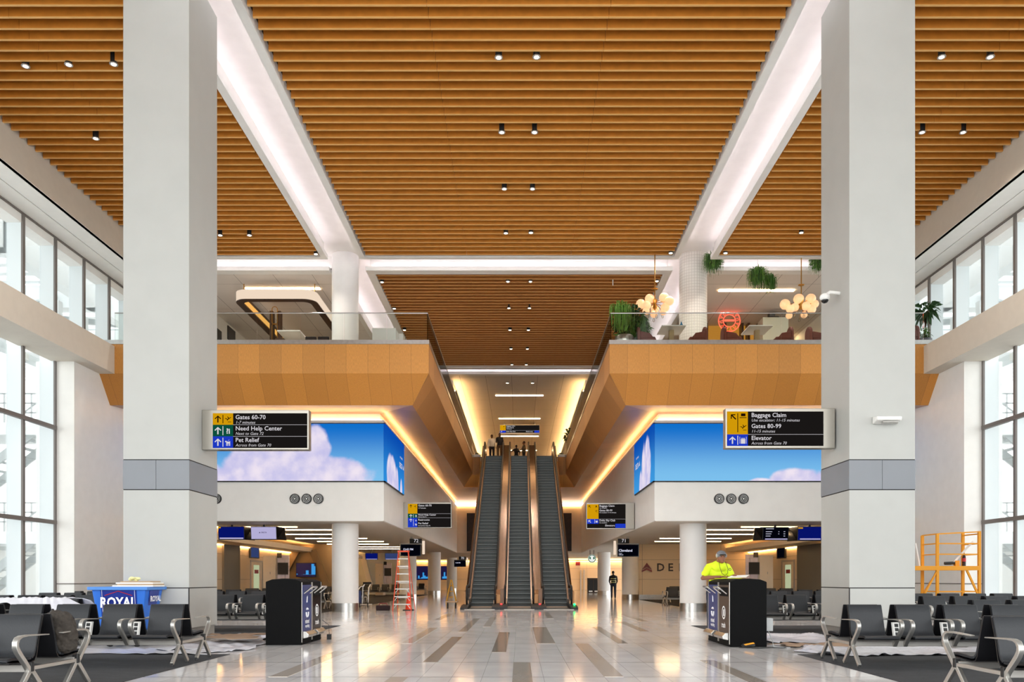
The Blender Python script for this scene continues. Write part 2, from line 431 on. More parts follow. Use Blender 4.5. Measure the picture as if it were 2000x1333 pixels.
# =================================================================== SHELL
ZC = H+11.9        # underside of main ceiling trims
ZT = H+12.5        # top of the light troughs
ZM = H+7.95        # upper floor level
YM = 27.25         # front of the upper floor
HB = 3.01          # half width of the well between the balconies
WX = 14.57         # window plane
YE = 53.0          # upper end of the escalator well
# ---- floor
struct(MB().box(-32, 32, -6, 92, -.3, 0), 'floor', TILE)
cp = MB()
for sgn in (-1, 1):
    e = 4.8 if sgn < 0 else 4.62
    for y0, y1, xe in ((-6, 13.6, e), (18.3, 22.0, e), (24.8, 49.8 if sgn > 0 else 66, 7.3)):
        xs = sorted((sgn*xe, sgn*14.4)); cp.box(xs[0], xs[1], y0, y1, .0, .006)
struct(cp, 'floor', CARPET)
for i, (xn, w, y0, y1, k) in enumerate([(-.47,.245,14.0,19.25,0), (-1.45,.22,12.29,17.7,0), (-1.63,.22,6,10.46,2), (1.09,.245,10.46,15.87,2),
        (-.085,.25,7,12.29,1), (.345,.36,15.87,21.3,1), (1.91,.2,15.87,21.4,0), (-2.6,.2,25,29,0), (-1.44,.2,19.4,26,1),
        (-3.2,.24,10.46,14.2,2), (2.78,.22,9,12.6,1), (-3.7,.22,16.5,20,2), (-.95,.2,21.4,26.8,2), (2.9,.2,19.5,24,1), (-2.3,.22,15.9,21,2), (3.6,.22,24,29,1), (.9,.2,26,31,1)]):
    struct(MB().box(xn, xn+w, y0, y1, .0, .004), 'floor', ACC[k])
# ---- main ceiling of timber baffles between light troughs
def baffles(xa, xb, ya, yb, y_first, joints, material, h=.30):
    mb = MB(); y = y_first
    while y > ya+.06: y -= .3625
    y += .3625
    while y < yb:
        xs = [xa]+[q for q in joints if xa < q < xb]+[xb]
        for a, b_ in zip(xs[:-1], xs[1:]): mb.box(a+.004, b_-.004, y, y+.05, ZC+.012, ZC+h); mb.box(a+.004, b_-.004, y-.001, y+.051, ZC, ZC+.012, 1)
        y += .3625
    struct(mb, 'ceiling', [material, BAFE])
TX = (5.91, 7.10)   # trough inner walls
TO = (5.70, 7.31)   # outer faces of the trims
YA, YB = 30.22, 30.42   # near trim of the cross trough
YCc, YD = 31.5, 31.92   # far trim of the cross trough
Y0 = 8.0
baffles(-TO[0]+.06, TO[0]-.06, Y0, YA-.02, 17.69, (-1.92, 1.9), BAFF)
for s_ in (-1, 1):
    a, b_ = sorted((s_*(TO[1]+.04), s_*13.45)); baffles(a, b_, Y0, YA-.02, 17.69, (-10.8, 10.8), BAFF)
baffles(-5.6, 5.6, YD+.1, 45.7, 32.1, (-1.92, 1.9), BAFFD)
bk = MB()
bk.box(-TX[0]+.15, TX[0]-.15, -6, YA, ZC+.31, ZC+.36)
for s_ in (-1, 1): bk.box(*sorted((s_*(TX[1]+.15), s_*13.6)), -6, YA, ZC+.31, ZC+.36)
bk.box(-5.7, 5.7, YD, 46, ZC+.31, ZC+.36)
struct(bk, 'ceiling', BAFB)
tr = MB()      # trims between baffles and troughs
for s_ in (-1, 1):
    for a, b_ in ((TX[0]-.21, TX[0]), (TX[1], TX[1]+.21)):
        x0, x1 = sorted((s_*a, s_*b_)); tr.box(x0, x1, Y0-14, YB, ZC-.02, ZC+.14)
    x0, x1 = sorted((s_*(TX[0]-.30), s_*TX[0])); tr.box(x0, x1, YCc, 46.3, ZC-.02, ZC+.14)
    x0, x1 = sorted((s_*TX[1], s_*(TX[1]+.21))); tr.box(x0, x1, YD, 46.3, ZC-.02, ZC+.14)
    x0, x1 = sorted((s_*(TX[1]+.21), s_*13.6)); tr.box(x0, x1, YCc, YD, ZC-.02, ZC+.14)
    tr.box(x0, x1, YA, YB, ZC-.02, ZC+.14)
tr.box(-TX[0]+.21, TX[0]-.21, YA, YB, ZC-.02, ZC+.14)
tr.box(-TX[0]+.3, TX[0]-.3, YCc, YD, ZC-.02, ZC+.14)
tr.box(-TX[0], TX[0], 46.0, 46.35, ZC-.02, ZC+.14); tr.box(-TX[0], TX[0], 47.45, 47.8, ZC-.02, ZC+.14)
struct(tr, 'trim_1', WHITE)
tw = MB()      # trough walls and lids
for s_ in (-1, 1):
    x0, x1 = sorted((s_*(TX[0]-.18), s_*(TX[1]+.18)))
    tw.box(x0, x1, -6, YA, ZT, ZT+.06); tw.box(x0, x1, YD, 47, ZT, ZT+.06)
    tw.box(x0, x0+.03, -6, YB, ZC+.14, ZT); tw.box(x1-.03, x1, -6, YB, ZC+.14, ZT)
    tw.box(x0, x0+.03, YD, 47, ZC+.14, ZT); tw.box(x1-.03, x1, YD, 47, ZC+.14, ZT)
tw.box(-13.6, 13.6, YA, YD, ZT, ZT+.06)
for a, b_ in ((-13.6, -TX[1]-.15), (-TX[0]+.15, TX[0]-.15), (TX[1]+.15, 13.6)):
    tw.box(a, b_, YA+.02, YA+.05, ZC+.14, ZT); tw.box(a, b_, YCc+.2, YCc+.23, ZC+.14, ZT)
tw.box(-TX[0]+.18, TX[0]-.18, 46.0, 47.8, ZT, ZT+.06); tw.box(-TX[0], TX[0], 47.7, 47.8, ZC+.14, ZT)
struct(tw, 'ceiling', WHITE)
le = MB(); lf = MB()      # led strips lying on the trims inside the troughs
for s_ in (-1, 1):
    for xx in (TX[0]-.09, TX[1]+.09):
        strip(lf, s_*xx-.012, s_*xx+.012, -5, YB-.1, ZC+.145)
        strip(le, s_*xx-.012, s_*xx+.012, YD, 46.8, ZC+.145)
for a, b_ in ((-13.5, -TX[1]-.25), (-TX[0]+.25, TX[0]-.25), (TX[1]+.25, 13.5)):
    strip(le, a, b_, YA+.09, YA+.115, ZC+.145); strip(le, a, b_, YCc+.1, YCc+.125, ZC+.145)
strip(le, -TX[0]+.1, TX[0]-.1, 46.18, 46.2, ZC+.145); strip(le, -TX[0]+.1, TX[0]-.1, 47.58, 47.6, ZC+.145)
struct(le, 'trim_2', LEDC); struct(lf, 'trim_2', LEDF)
# roof deck closing everything off above
struct(MB().box(-15.2, 15.2, -6, 92, ZT+.1, ZT+.3), 'ceiling', WHITE)
# ---- white panel ceilings over the upper floor
cl = MB()
for s_ in (-1, 1):
    x0, x1 = sorted((s_*(TX[1]+.21), s_*14.5)); cl.box(x0, x1, YD, 47.8, ZC, ZC+.05)
cl.box(-14.5, 14.5, 47.8, 82, ZC, ZC+.05)
struct(cl, 'ceiling', CEILP)
# ---- side fascia, lit soffit and window head on both sides
for s_, nm in ((-1, 'left'), (1, 'right')):
    f = MB(); f.slab([(s_*13.51, -6, ZC+.3), (s_*13.51, 31, ZC+.3), (s_*13.22, 31, H+10.75), (s_*13.22, -6, H+10.75)], (s_*.12, 0, 0))
    struct(f, 'wall_'+nm, BEAMG)
    f = MB(); x0, x1 = sorted((s_*13.24, s_*13.90)); f.box(x0, x1, -6, 34, H+10.75, H+10.85)
    x0, x1 = sorted((s_*13.93, s_*(WX+.5))); f.box(x0, x1, -6, 34, H+10.75, H+10.85)
    x0, x1 = sorted((s_*WX, s_*(WX+.45))); f.box(x0, x1, -6, 34, H+10.45, H+10.75)
    struct(f, 'trim_3', WHITE)
    f = MB(); x0, x1 = sorted((s_*(WX-.05), s_*WX)); f.box(x0, x1, -6, 34, H+10.70, H+10.76)
    x0, x1 = sorted((s_*13.88, s_*13.95)); f.box(x0, x1, -6, 34, H+10.86, H+10.9)
    struct(f, 'trim_4', MULLD)
    # beam bridging at upper floor level
    f = MB(); x0, x1 = sorted((s_*13.46, s_*(WX+.1))); f.box(x0, x1, -6, 27.37, H+6.84, H+7.756)
    struct(f, 'trim_5', BEAMG)
    # windows
    win = MB(); dk = MB(); gl = MB()
    ys = [24.03-1.685*k for k in range(18)]+[25.7]
    for y in ys:
        x0, x1 = sorted((s_*(WX+.01), s_*(WX+.44))); win.box(x0, x1, y-.05, y+.05, 0, H+10.5)
        x0, x1 = sorted((s_*(WX-.05), s_*(WX+.01))); dk.box(x0, x1, y-.055, y+.055, 0, H+10.72)  # dark inner face: shade from facing indoors put into the colour
    for k in range(1, 5):
        y = 25.7+1.685*k
        x0, x1 = sorted((s_*(WX+.01), s_*(WX+.44))); win.box(x0, x1, y-.05, y+.05, ZM-1.2, H+10.5)
        x0, x1 = sorted((s_*(WX-.05), s_*(WX+.01))); dk.box(x0, x1, y-.055, y+.055, ZM-1.2, H+10.72)
    for zz in (H+5.04-.3, H+1.78):
        x0, x1 = sorted((s_*(WX-.10), s_*(WX+.02))); dk.box(x0, x1, -6, 25.65, zz-.06, zz+.06)
    x0, x1 = sorted((s_*(WX+.42), s_*(WX+.44))); gl.box(x0, x1, -6, 25.7, .1, H+6.9); gl.box(x0, x1, -6, 34, H+7.5, H+10.6)
    wobj = struct(win, 'window_1', MULL)
    dobj = dk.build('window_frame', MULLD, wobj); gobj = gl.build('window_pane', WGLASS, wobj)
    # end wall beside the windows, below the balcony
    f = MB(); x0, x1 = sorted((s_*13.97, s_*(WX+.6))); f.box(x0, x1, 25.72, 27.3, .08, H+6.84); f.box(x0, x1, 27.3, 30.2, .08, ZM-.3)
    struct(f, 'wall_'+nm, WHITE)
    f = MB(); x0, x1 = sorted((s_*13.96, s_*(WX+.1))); f.box(x0, x1, 25.70, 30, 1.09, 1.12); struct(f, 'trim_6', MULLD)
    # long side walls of the lower hall and of the upper floor
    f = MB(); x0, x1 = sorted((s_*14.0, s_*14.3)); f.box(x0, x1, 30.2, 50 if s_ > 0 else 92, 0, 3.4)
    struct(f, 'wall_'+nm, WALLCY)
    f = MB(); x0, x1 = sorted((s_*13.55, s_*13.8)); f.box(x0, x1, 36, 82, ZM, ZC+.1)
    f.box(*sorted((s_*14.6, s_*15.2)), 34, 47.8, ZM-1, ZT+.3)
    struct(f, 'wall_'+nm, WHITE)
struct(MB().box(7.3, 14.3, 50, 50.3, 0, 3.45), 'wall_back', WALLC)
struct(MB().box(7.3, 14.3, 49.97, 50, 0, .3), 'baseboard_back', STEEL)
struct(MB().box(-18, 18, 91, 91.3, 0, 3.6), 'wall_back', WALLC)
struct(MB().box(-14.6, 14.6, 82, 82.2, ZM, ZC+.1), 'wall_back', WHITE)
# ---- bulkhead boxes above the lower seating bays
ZB0, ZB1 = 3.40, 7.37
for s_, nm in ((-1, 'left'), (1, 'right')):
    f = MB(); x0, x1 = sorted((s_*4.99, s_*14.3))
    f.box(x0, x1, 30.2, 30.5, ZB0, ZB1-.25)
    x0, x1 = sorted((s_*4.99, s_*5.3)); f.box(x0, x1, 30.5, 65.8, ZB0, ZB1-.25)
    struct(f, 'wall_bulkhead_'+nm, BOXW)
    f = MB()   # slim lit ledge set back above the box
    f.box(*sorted((s_*5.16, s_*14.3)), 30.36, 30.6, ZB1-.25, ZB1+.1); f.box(*sorted((s_*5.16, s_*5.4)), 30.6, 65.8, ZB1-.25, ZB1+.1)
    struct(f, 'trim_7', WHITE)
    f = MB(); strip(f, *sorted((s_*5.08, s_*14.2)), 30.26, 30.285, ZB1-.245); strip(f, *sorted((s_*5.055, s_*5.08)), 30.3, 65.7, ZB1-.245)
    struct(f, 'trim_8', LEDW)
struct(MB().box(-5.3, 5.3, 65.8, 66.1, ZB0, ZB1-.25), 'wall_bulkhead_back', CREAM)
f = MB(); strip(f, -5.1, 5.1, 65.70, 65.73, ZB1-.245); struct(f, 'trim_8', LEDW)
# lower ceiling
f = MB()
for s_ in (-1, 1):
    f.box(*sorted((s_*5.03, s_*14.3)), 30.24, 66.1, ZB0-.02, ZB0+.08)
f.box(-18, 18, 66.12, 92, ZB0-.02, ZB0+.08)
struct(f, 'ceiling', mat('lower_ceiling', '#C9C2B6', .6, noise=.03, nscale=2))
# ---- balconies: steel edge, oak fascia in two folds, soffit
f = MB(); f.box(-14.5, -HB-.1, YM+.12, 82, ZM-.3, ZM); f.box(HB+.1, 14.5, YM+.12, 82, ZM-.3, ZM); f.box(-HB-.1, HB+.1, YE+.15, 82, ZM-.3, ZM)
struct(f, 'floor_upper', mat('upper_floor_stone', '#BDB5AA', .25))
zk = H+6.85; zb = H+5.94; XB = 3.64; YBk = 27.97; XL = 13.97; zbe = H+6.06; YBe = 53.9
for s_ in (-1, 1):
    nm = 'left' if s_ < 0 else 'right'
    f = MB(); f.box(*sorted((s_*(HB-.02), s_*XL)), YM-.03, YM+.05, ZM-.13, ZM+.01); f.box(*sorted((s_*(HB-.02), s_*(HB+.05))), YM, YE, ZM-.13, ZM+.01)
    struct(f, 'trim_9', STEEL)
    f = MB(); f.slab([(s_*HB, YM, ZM-.13), (s_*XL, YM, ZM-.13), (s_*XL, YM, zk), (s_*HB, YM, zk)], (0, .06, 0))
    struct(f, 'wall_balcony_'+nm, WOODX)
    f = MB(); f.slab([(s_*HB, YM, zk), (s_*XL, YM, zk), (s_*XL, YBk, zb), (s_*XB, YBk, zb)], (0, .08, .03))
    struct(f, 'wall_balcony_'+nm, WOODX2)
    f = MB(); f.slab([(s_*HB, YM+.062, ZM-.13), (s_*HB, YE, ZM-.13), (s_*HB, YE, zk), (s_*HB, YM+.062, zk)], (s_*.06, 0, 0))
    f.slab([(s_*HB, YM, zk), (s_*HB, YE, zk), (s_*XB, YBe, zbe), (s_*XB, YBk, zb)], (s_*.08, 0, .03))
    struct(f, 'wall_balcony_'+nm, WOODY)
    f = MB()
    f.slab([(s_*XL, YBk, zb), (s_*XB, YBk, zb), (s_*5.2, 30.4, ZB1+.02), (s_*XL, 30.4, ZB1+.02)], (0, 0, .05))
    f.slab([(s_*XB, YBk, zb), (s_*XB, YBe, zbe), (s_*5.2, 66, ZB1+.02), (s_*5.2, 30.4, ZB1+.02)], (0, 0, .05))
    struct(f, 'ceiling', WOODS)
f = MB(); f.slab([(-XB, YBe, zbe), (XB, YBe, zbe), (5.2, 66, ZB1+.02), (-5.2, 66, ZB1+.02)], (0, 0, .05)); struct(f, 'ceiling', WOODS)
f = MB(); f.slab([(-XB, YBe, zbe), (XB, YBe, zbe), (HB, YE+.3, ZM-.3), (-HB, YE+.3, ZM-.3)], (0, .06, 0))
f.box(-HB, -2.5, YE-.02, YE+.02, ZM-1.2, ZM-.05); f.box(2.5, HB, YE-.02, YE+.02, ZM-1.2, ZM-.05)
struct(f, 'wall_balcony_back', WOODX2)
# glowing coves either side of the far upper hall
for s_ in (-1, 1):
    f = MB(); f.box(*sorted((s_*3.95, s_*4.1)), 49, 81.9, ZC-.9, ZC+.02); struct(f, 'wall_upper_hall', WHITE)
    f = MB(); strip(f, *sorted((s_*3.84, s_*3.88)), 49, 81.9, ZC-.62); struct(f, 'trim_8', LEDH)
    f = MB(); f.box(*sorted((s_*3.76, s_*3.95)), 49, 81.9, ZC-.68, ZC-.64); f.box(*sorted((s_*3.74, s_*3.78)), 49, 81.9, ZC-.68, ZC-.58); struct(f, 'trim_10', WHITE)
# ---- big square pillars
for s_, side in ((-1, 'left'), (1, 'right')):
    t = thing('pillar', f'tall square white pillar with a grey band on the {side}, carrying a gate sign', 'pillar', (s_*7.02, 16.55, 0))
    x0, x1 = sorted((s_*6.38, s_*7.65)); y0, y1 = 15.83, 17.3
    f = MB(); f.box(x0+.02, x1-.02, y0+.02, y1-.02, .3, ZC-.02); f.box(x0, x1, y0, y1, 3.57, ZC-.03)
    f.box(x0, x1, y0, y1, 1.09, 2.97)
    xm = x0+.02 if s_ < 0 else x1-.02
    f.box(x0, x1, y0, y1, .3, 1.07)
    f.build('shaft', PILLAR, t)
    f = MB(); f.box(x0+.001, x1-.001, y0+.001, y1-.001, 1.068, 1.092); f.box(x0+.001, x1-.001, y0+.001, y1-.001, 2.965, 2.995); f.box(x0+.001, x1-.001, y0+.001, y1-.001, 3.545, 3.575)
    xi = x1 if s_ < 0 else x0; f.box(xi-.012 if s_ < 0 else xi-.003, xi+.003 if s_ < 0 else xi+.012, y0-.003, y0+.02, .3, 1.07); f.build('joint_line', BLACK, t)
    f = MB(); xm = (x0+x1)/2
    f.box(x0-.005, xm-.004, y0-.005, y1+.005, 2.99, 3.55); f.box(xm+.004, x1+.005, y0-.005, y1+.005, 2.99, 3.55); f.build('band', PBAND, t)
    f = MB(); f.box(x0+.04, x1-.04, y0+.04, y1-.04, 0, .3); f.build('base', mat('pillar_base', '#8F8C86', .5), t)
# ---- round columns
def column(x, y, z0, z1, label, m=COLW, r=.51, base=True):
    t = thing('column', label, 'column', (x, y, z0))
    MB().lathe([(r, z0+(.33 if base else 0)), (r, z1)], (x, y, 0), 40).build('shaft', m, t, smooth=True)
    if base: MB().lathe([(r+.005, z0), (r+.005, z0+.33)], (x, y, 0), 40).build('base', STEEL, t, smooth=True)
for s_, side in ((-1, 'left'), (1, 'right')):
    x = s_*6.73
    column(x, 31.7, 0, ZB0-.02, f'round white column with steel base at the front of the {side} seating bay')
    column(x, 49.6, 0, ZB0-.02, f'round column behind the gate {72 if s_<0 else 71} screen')
    column(x, 65.0, 0, ZB0-.02, f'round column third along the {side} concourse, beyond gate {72 if s_<0 else 71}')
column(-6.73, 82.0, 0, ZB0-.02, 'farthest round column on the left, beside the gate 70 screen')
column(-6.73, 31.7, ZM, ZT, 'smooth round white column on the left balcony', base=False)
column(6.73, 31.7, ZM, ZT, 'mosaic tiled round column on the right balcony', TILEC, .53, base=False)
# ---- outside ground and terminal canopy seen through the windows
struct(MB().box(-90, 90, -60, 140, -.6, -.31), 'ground', CRETE)
# =================================================================== ESCALATORS
YB0 = 36.4; RISE = ZM; RUN = YE+.15-YB0; NST = 46
SL = RISE/RUN
def esc_line(y, off=0):
    if y < YB0: return off
    if y > YE+.15: return ZM+off
    return off+(y-YB0)*SL
LANDM = mat('landing_plate', '#8A857E', .35, .7)
REDL = emis('indicator_red', '#FF2A2A', 2); GRNL = emis('indicator_green', '#20E060', 2)
def escalator(xc, label, lamp):
    t = thing('escalator', label, 'escalator', (xc, YB0, 0), group='bank of three escalators')
    dr = RUN/NST; dz = RISE/NST
    f = MB()
    for i in range(NST):
        y = YB0+i*dr; z = i*dz
        # riser with a slightly curved face, then tread
        pts = [(y, z), (y+.012, z+dz*.33), (y+.005, z+dz*.7), (y-.012, z+dz)]
        for (ya, za), (yb, zb_) in zip(pts[:-1], pts[1:]):
            f.quad((xc-.51, ya, za), (xc+.51, ya, za), (xc+.51, yb, zb_), (xc-.51, yb, zb_))
        f.quad((xc-.51, y-.012, z+dz), (xc+.51, y-.012, z+dz), (xc+.51, y+dr, z+dz), (xc-.51, y+dr, z+dz), m=1)
        f.box(xc-.51, xc+.51, y-.016, y+.004, z+dz-.018, z+dz+.002, 2)
    f.build('steps', [STEPM, STEPT, mat('step_edge', '#7A8080', .4, .4)], t)
    MB().box(xc-.62, xc+.62, 33.45, YB0, 0, .02).build('landing_plate', LANDM, t)
    MB().box(xc-.51, xc+.51, YB0-.25, YB0, .02, .035).build('comb', BRONZEL, t)
    for s_ in (-1, 1):
        a = xc+s_*.51; prof = lambda lo, hi: [(34.6, lo), (YB0, lo), (YE+.15, ZM+lo), (YE+.15, ZM+hi), (YB0-.1, hi), (34.6, hi)]
        x0, x1 = sorted((a, a+s_*.06))
        MB().ext([(34.6, 0), (YB0, -.1), (YE+.15, ZM-.1), (YE+.15, ZM+.22), (YB0, .24), (34.6, .2)], 'x', x0, x1).build('skirt', mat('skirt_black', '#16120F', .4), t)
        x0, x1 = sorted((a+s_*.06, a+s_*.10))
        MB().ext([(34.9, .0), (YB0, -.2), (YE+.15, ZM-.2), (YE+2.0, ZM-.2), (YE+2.0, ZM+.82), (YE+.3, ZM+.86), (YB0, .86), (34.9, .86)], 'x', x0, x1).build('balustrade', BRONZE, t)
        x0, x1 = sorted((a+s_*.02, a+s_*.065))
        MB().ext([(34.9, .2), (YB0, .24), (YE+.15, ZM+.22), (YE+.15, ZM+.36), (YB0, .38), (34.9, .34)], 'x', x0, x1).build('inner_trim', BRONZEL, t)
        hx = a+s_*.09
        pts = [(hx, 35.6, .12)]
        for k in range(9):
            an = R(-90-22.5*k); pts.append((hx, 34.98+.42*math.cos(an)*1.0, .55+.42*math.sin(an)))
        pts = [(hx, 35.7, .13), (hx, 35.2, .13)]+[(hx, 35.0+.42*math.cos(R(a_)), .55+.42*math.sin(R(a_))) for a_ in range(270, 89, -20)]+[(hx, YB0-.3, .97)]
        pts += [(hx, YB0+.3, 1.02+.12), (hx, YE-.1, ZM+.9), (hx, YE+.5, ZM+.97), (hx, YE+1.9, ZM+.97)]
        pts += [(hx, YE+1.9+.4*math.cos(R(a_)), ZM+.57+.4*math.sin(R(a_))) for a_ in range(90, -91, -20)]+[(hx, YE+1.4, ZM+.17)]
        MB().tube(pts, .042, 8).build('handrail', BLACK, t, smooth=True)
    return t
E1 = escalator(-1.62, 'left one of three escalators, with a man in white standing at its top', 0)
E2 = escalator(0, 'middle one of three escalators, rising straight ahead', 0)
E3 = escalator(1.62, 'right one of three escalators, empty, beside the green indicator lamp', 1)
# bronze decks and claddings between and beside the escalators
def deck(xa, xb, label):
    f = MB(); f.ext([(35.1, 0), (YB0, -.3), (YE+.1, ZM-.4), (YE+.1, ZM+.74), (YB0+.1, .80), (35.25, .80), (35.1, .6)], 'x', xa, xb)
    return f.build('deck', BRONZE, label)
deck(-1.0, -.812, E1); deck(-.808, -.62, E2); deck(.62, .808, E2); deck(.812, 1.0, E3)
for s_, nm in ((-1, 'left'), (1, 'right')):
    x0, x1 = sorted((s_*2.24, s_*2.36))
    f = MB(); f.ext([(35.0, 0), (36.6, -.0), (40.5, 0), (YE+.1, ZM-1.2), (YE+.1, ZM+.7), (YB0+.1, .78), (35.1, .72)], 'x', x0, x1)
    f.build('cladding', BRONZE, E1 if s_ < 0 else E3)
    f = MB(); x0, x1 = sorted((s_*2.10, s_*2.42)); f.ext([(33.5, 0), (35.6, 0), (35.6, .18), (34.2, .16), (33.5, .08)], 'x', x0, x1)
    o = f.build('base', BLACK, E1 if s_ < 0 else E3, bevel=.02)
    if s_ > 0: MB().box(2.26, 2.34, 34.05, 34.15, .16, .24).build('indicator_lamp', GRNL, o)
for xc in (-.81, .81):
    sd = 'left and middle' if xc < 0 else 'middle and right'
    for a, b_, e in ((xc-.31, xc-.003, E1 if xc < 0 else E2), (xc+.003, xc+.31, E2 if xc < 0 else E3)):
        f = MB(); f.ext([(33.5, 0), (35.2, 0), (35.2, .22), (34.2, .18), (33.5, .1)], 'x', a, b_); o = f.build('base', BLACK, e)
    f = MB(); f.box(xc+.01, xc+.18, 34.8, 34.84, .2, .84); f.build('notice_panel', mat('notice_bronze', '#8A6E58', .5, .2), o)
    f = MB(); f.box(xc+.02, xc+.10, 34.3, 34.36, .17, .23); f.build('indicator_lamp', REDL, o)
# =================================================================== GLASS RAILINGS
for s_, side in ((-1, 'left'), (1, 'right')):
    t = thing('glass_railing', f'glass railing with thin steel top rail along the {side} balcony', 'railing', (s_*8, YM+.1, ZM))
    zt = ZM+.92; xs = [HB, 4.42, 5.85, 7.3, 8.75, 10.2, 11.65, 13.5]
    for a, b_ in zip(xs[:-1], xs[1:]):
        MB().box(*sorted((s_*(a+.01), s_*(b_-.01))), YM+.09, YM+.105, ZM-.02, zt).build('glass_panel', GLASS, t)
    ys = [YM+.1+k*2.15 for k in range(13)]
    for a, b_ in zip(ys[:-1], ys[1:]):
        MB().box(*sorted((s_*(HB+.05), s_*(HB+.065))), a+.01, b_-.01, ZM-.02, zt).build('glass_panel', GLASS, t)
    f = MB(); f.tube([(s_*13.5, YM+.097, zt+.02), (s_*(HB+.057), YM+.097, zt+.02), (s_*(HB+.057), YE, zt+.02)], .022, 8); f.build('top_rail', STEEL, t, smooth=True)
# =================================================================== VIDEO WALLS
SF = sky_screen('cloud_screen_left', [(-12.2,4.6,2.6,1.1), (-9.2,5.1,2.0,1.35), (-7.6,6.1,.75,.85), (-7.2,4.9,1.9,1.0), (-6.3,4.5,.9,.55)], 0, org=(-8, 30.2, 4.87))
SFR = sky_screen('cloud_screen_right', [(10.2,4.75,1.1,.62), (8.9,4.65,.7,.35), (11.6,4.6,1.3,.7)], 0, nz=.25, org=(8, 30.2, 4.87))
SSL = sky_screen('cloud_screen_side', [(31.6,5.2,1.3,.9), (32.9,4.7,.5,1.1), (34.1,4.6,.35,.9)], 0, ax=1, org=(-8, 30.2, 4.87), top='#0A4FB4', bot='#2E8FDF', nz=.2)
SSR = sky_screen('cloud_screen_side_right', [(31.4,5.6,.9,1.2), (32.3,5.0,.7,1.7), (33.1,4.7,.5,1.0)], 0, ax=1, org=(8, 30.2, 4.87), top='#0A4FB4', bot='#3E9BE2', nz=.25)
for s_, side, A, B in ((-1, 'left', SF, SSL), (1, 'right', SFR, SSR)):
    lab = 'wraparound video wall of big white clouds on blue sky above the left seating bay' if s_ < 0 else 'wraparound video wall of mostly clear blue sky above the right seating bay'
    t = thing('video_wall', lab, 'video wall', (s_*8, 30.2, 4.87))
    MB().box(*sorted((s_*5.0, s_*13.6)), 30.12, 30.2, 4.87, 6.97).build('front_screen', A, t)
    MB().box(*sorted((s_*4.91, s_*4.985)), 30.12, 35.0, 4.87, 6.97).build('side_screen', B, t)
    f = MB(); f.box(*sorted((s_*4.93, s_*13.6)), 30.13, 30.2, 4.83, 4.87); f.box(*sorted((s_*4.93, s_*13.6)), 30.13, 30.2, 6.97, 7.0)
    f.box(*sorted((s_*4.93, s_*4.985)), 30.13, 35.03, 4.83, 4.87); f.box(*sorted((s_*4.93, s_*4.985)), 30.13, 35.03, 6.97, 7.0); f.box(*sorted((s_*4.93, s_*4.985)), 35.0, 35.04, 4.83, 7.0)
    f.build('edge_trim', BLACK, t)
    f = MB(); fc = '+x' if s_ < 0 else '-x'; xo = s_*4.91
    if s_ < 0:
        text_geo(f, 'KEEP CLIMBING', (xo, 34.1, 6.25), .11, fc, 'CENTER', .01, m=0); text_geo(f, 'DELTA', (xo, 34.0, 5.85), .3, fc, 'CENTER', .03)
        f.add([(xo+.005, 34.62, 5.87), (xo+.005, 34.86, 5.87), (xo+.005, 34.74, 6.08)], [(0, 1, 2)])
    else:
        text_geo(f, 'KEEP CLIMBING', (xo, 34.0, 6.25), .11, fc, 'CENTER', .01); text_geo(f, 'DELTA', (xo, 34.1, 5.85), .3, fc, 'CENTER', .03)
        f.add([(xo-.005, 33.25, 5.87), (xo-.005, 33.49, 5.87), (xo-.005, 33.37, 6.08)], [(0, 1, 2)])
    f.build('lettering', SWHT, t)
# =================================================================== WAYFINDING SIGNS
def arrow(mb, cx, cz, s_, y, ang=90, m=0):
    a = R(ang); u = Vector((math.cos(a), 0, math.sin(a))); v = Vector((-u.z, 0, u.x)); c = Vector((cx, y, cz))
    P = lambda p, q: c+u*p*s_+v*q*s_
    mb.add([P(-.5,-.09), P(.35,-.09), P(.35,.09), P(-.5,.09)], [(0,1,2,3)], m)
    for sg in (-1, 1):
        mb.add([P(.5,0), P(.36,-.02*sg), P(-.02,sg*.36), P(.08,sg*.47), P(.5,.02*sg)], [(0,1,2,3,4)], m)
def plane(mb, cx, cz, s_, y, m=0):
    pts = [(-.5,.02),(-.42,.0),(-.3,.04),(-.02,-.1),(.3,.12),(.45,.2),(.5,.14),(.3,0),(0,-.22),(-.3,-.08)]
    mb.add([(cx+a*s_, y, cz+b_*s_) for a, b_ in pts], [tuple(range(len(pts)))], m)
    mb.add([(cx+a*s_, y, cz+b_*s_) for a, b_ in [(-.08,.28),(0,.28),(.2,.02),(.05,-.04)]], [(0,1,2,3)], m)
    mb.add([(cx+a*s_, y, cz+b_*s_) for a, b_ in [(-.15,-.3),(.0,-.14),(.12,-.08),(-.05,-.34)]], [(0,1,2,3)], m)
    mb.add([(cx+a*s_, y, cz+b_*s_) for a, b_ in [(0,-.55),(.5,-.55),(.5,-.48),(0,-.48)]], [(0,1,2,3)], m)
def dog(mb, cx, cz, s_, y, m=0):
    for a, b_, c, d in ((-.3,.35,-.1,.2),(-.5,-.22,.12,.34),(-.32,-.2,-.5,-.05),(-.12,-.02,-.5,-.05),(.12,.2,-.5,-.05),(.25,.35,-.5,.3)):
        mb.add([(cx+a*s_, y, cz+c*s_), (cx+b_*s_, y, cz+c*s_), (cx+b_*s_, y, cz+d*s_), (cx+a*s_, y, cz+d*s_)], [(0,1,2,3)], m)
    mb.add([(cx-.1*s_, y, cz+.25*s_), (cx-.06*s_, y, cz+.25*s_), (cx+.24*s_, y, cz+.6*s_), (cx+.2*s_, y, cz+.6*s_)], [(0,1,2,3)], m)
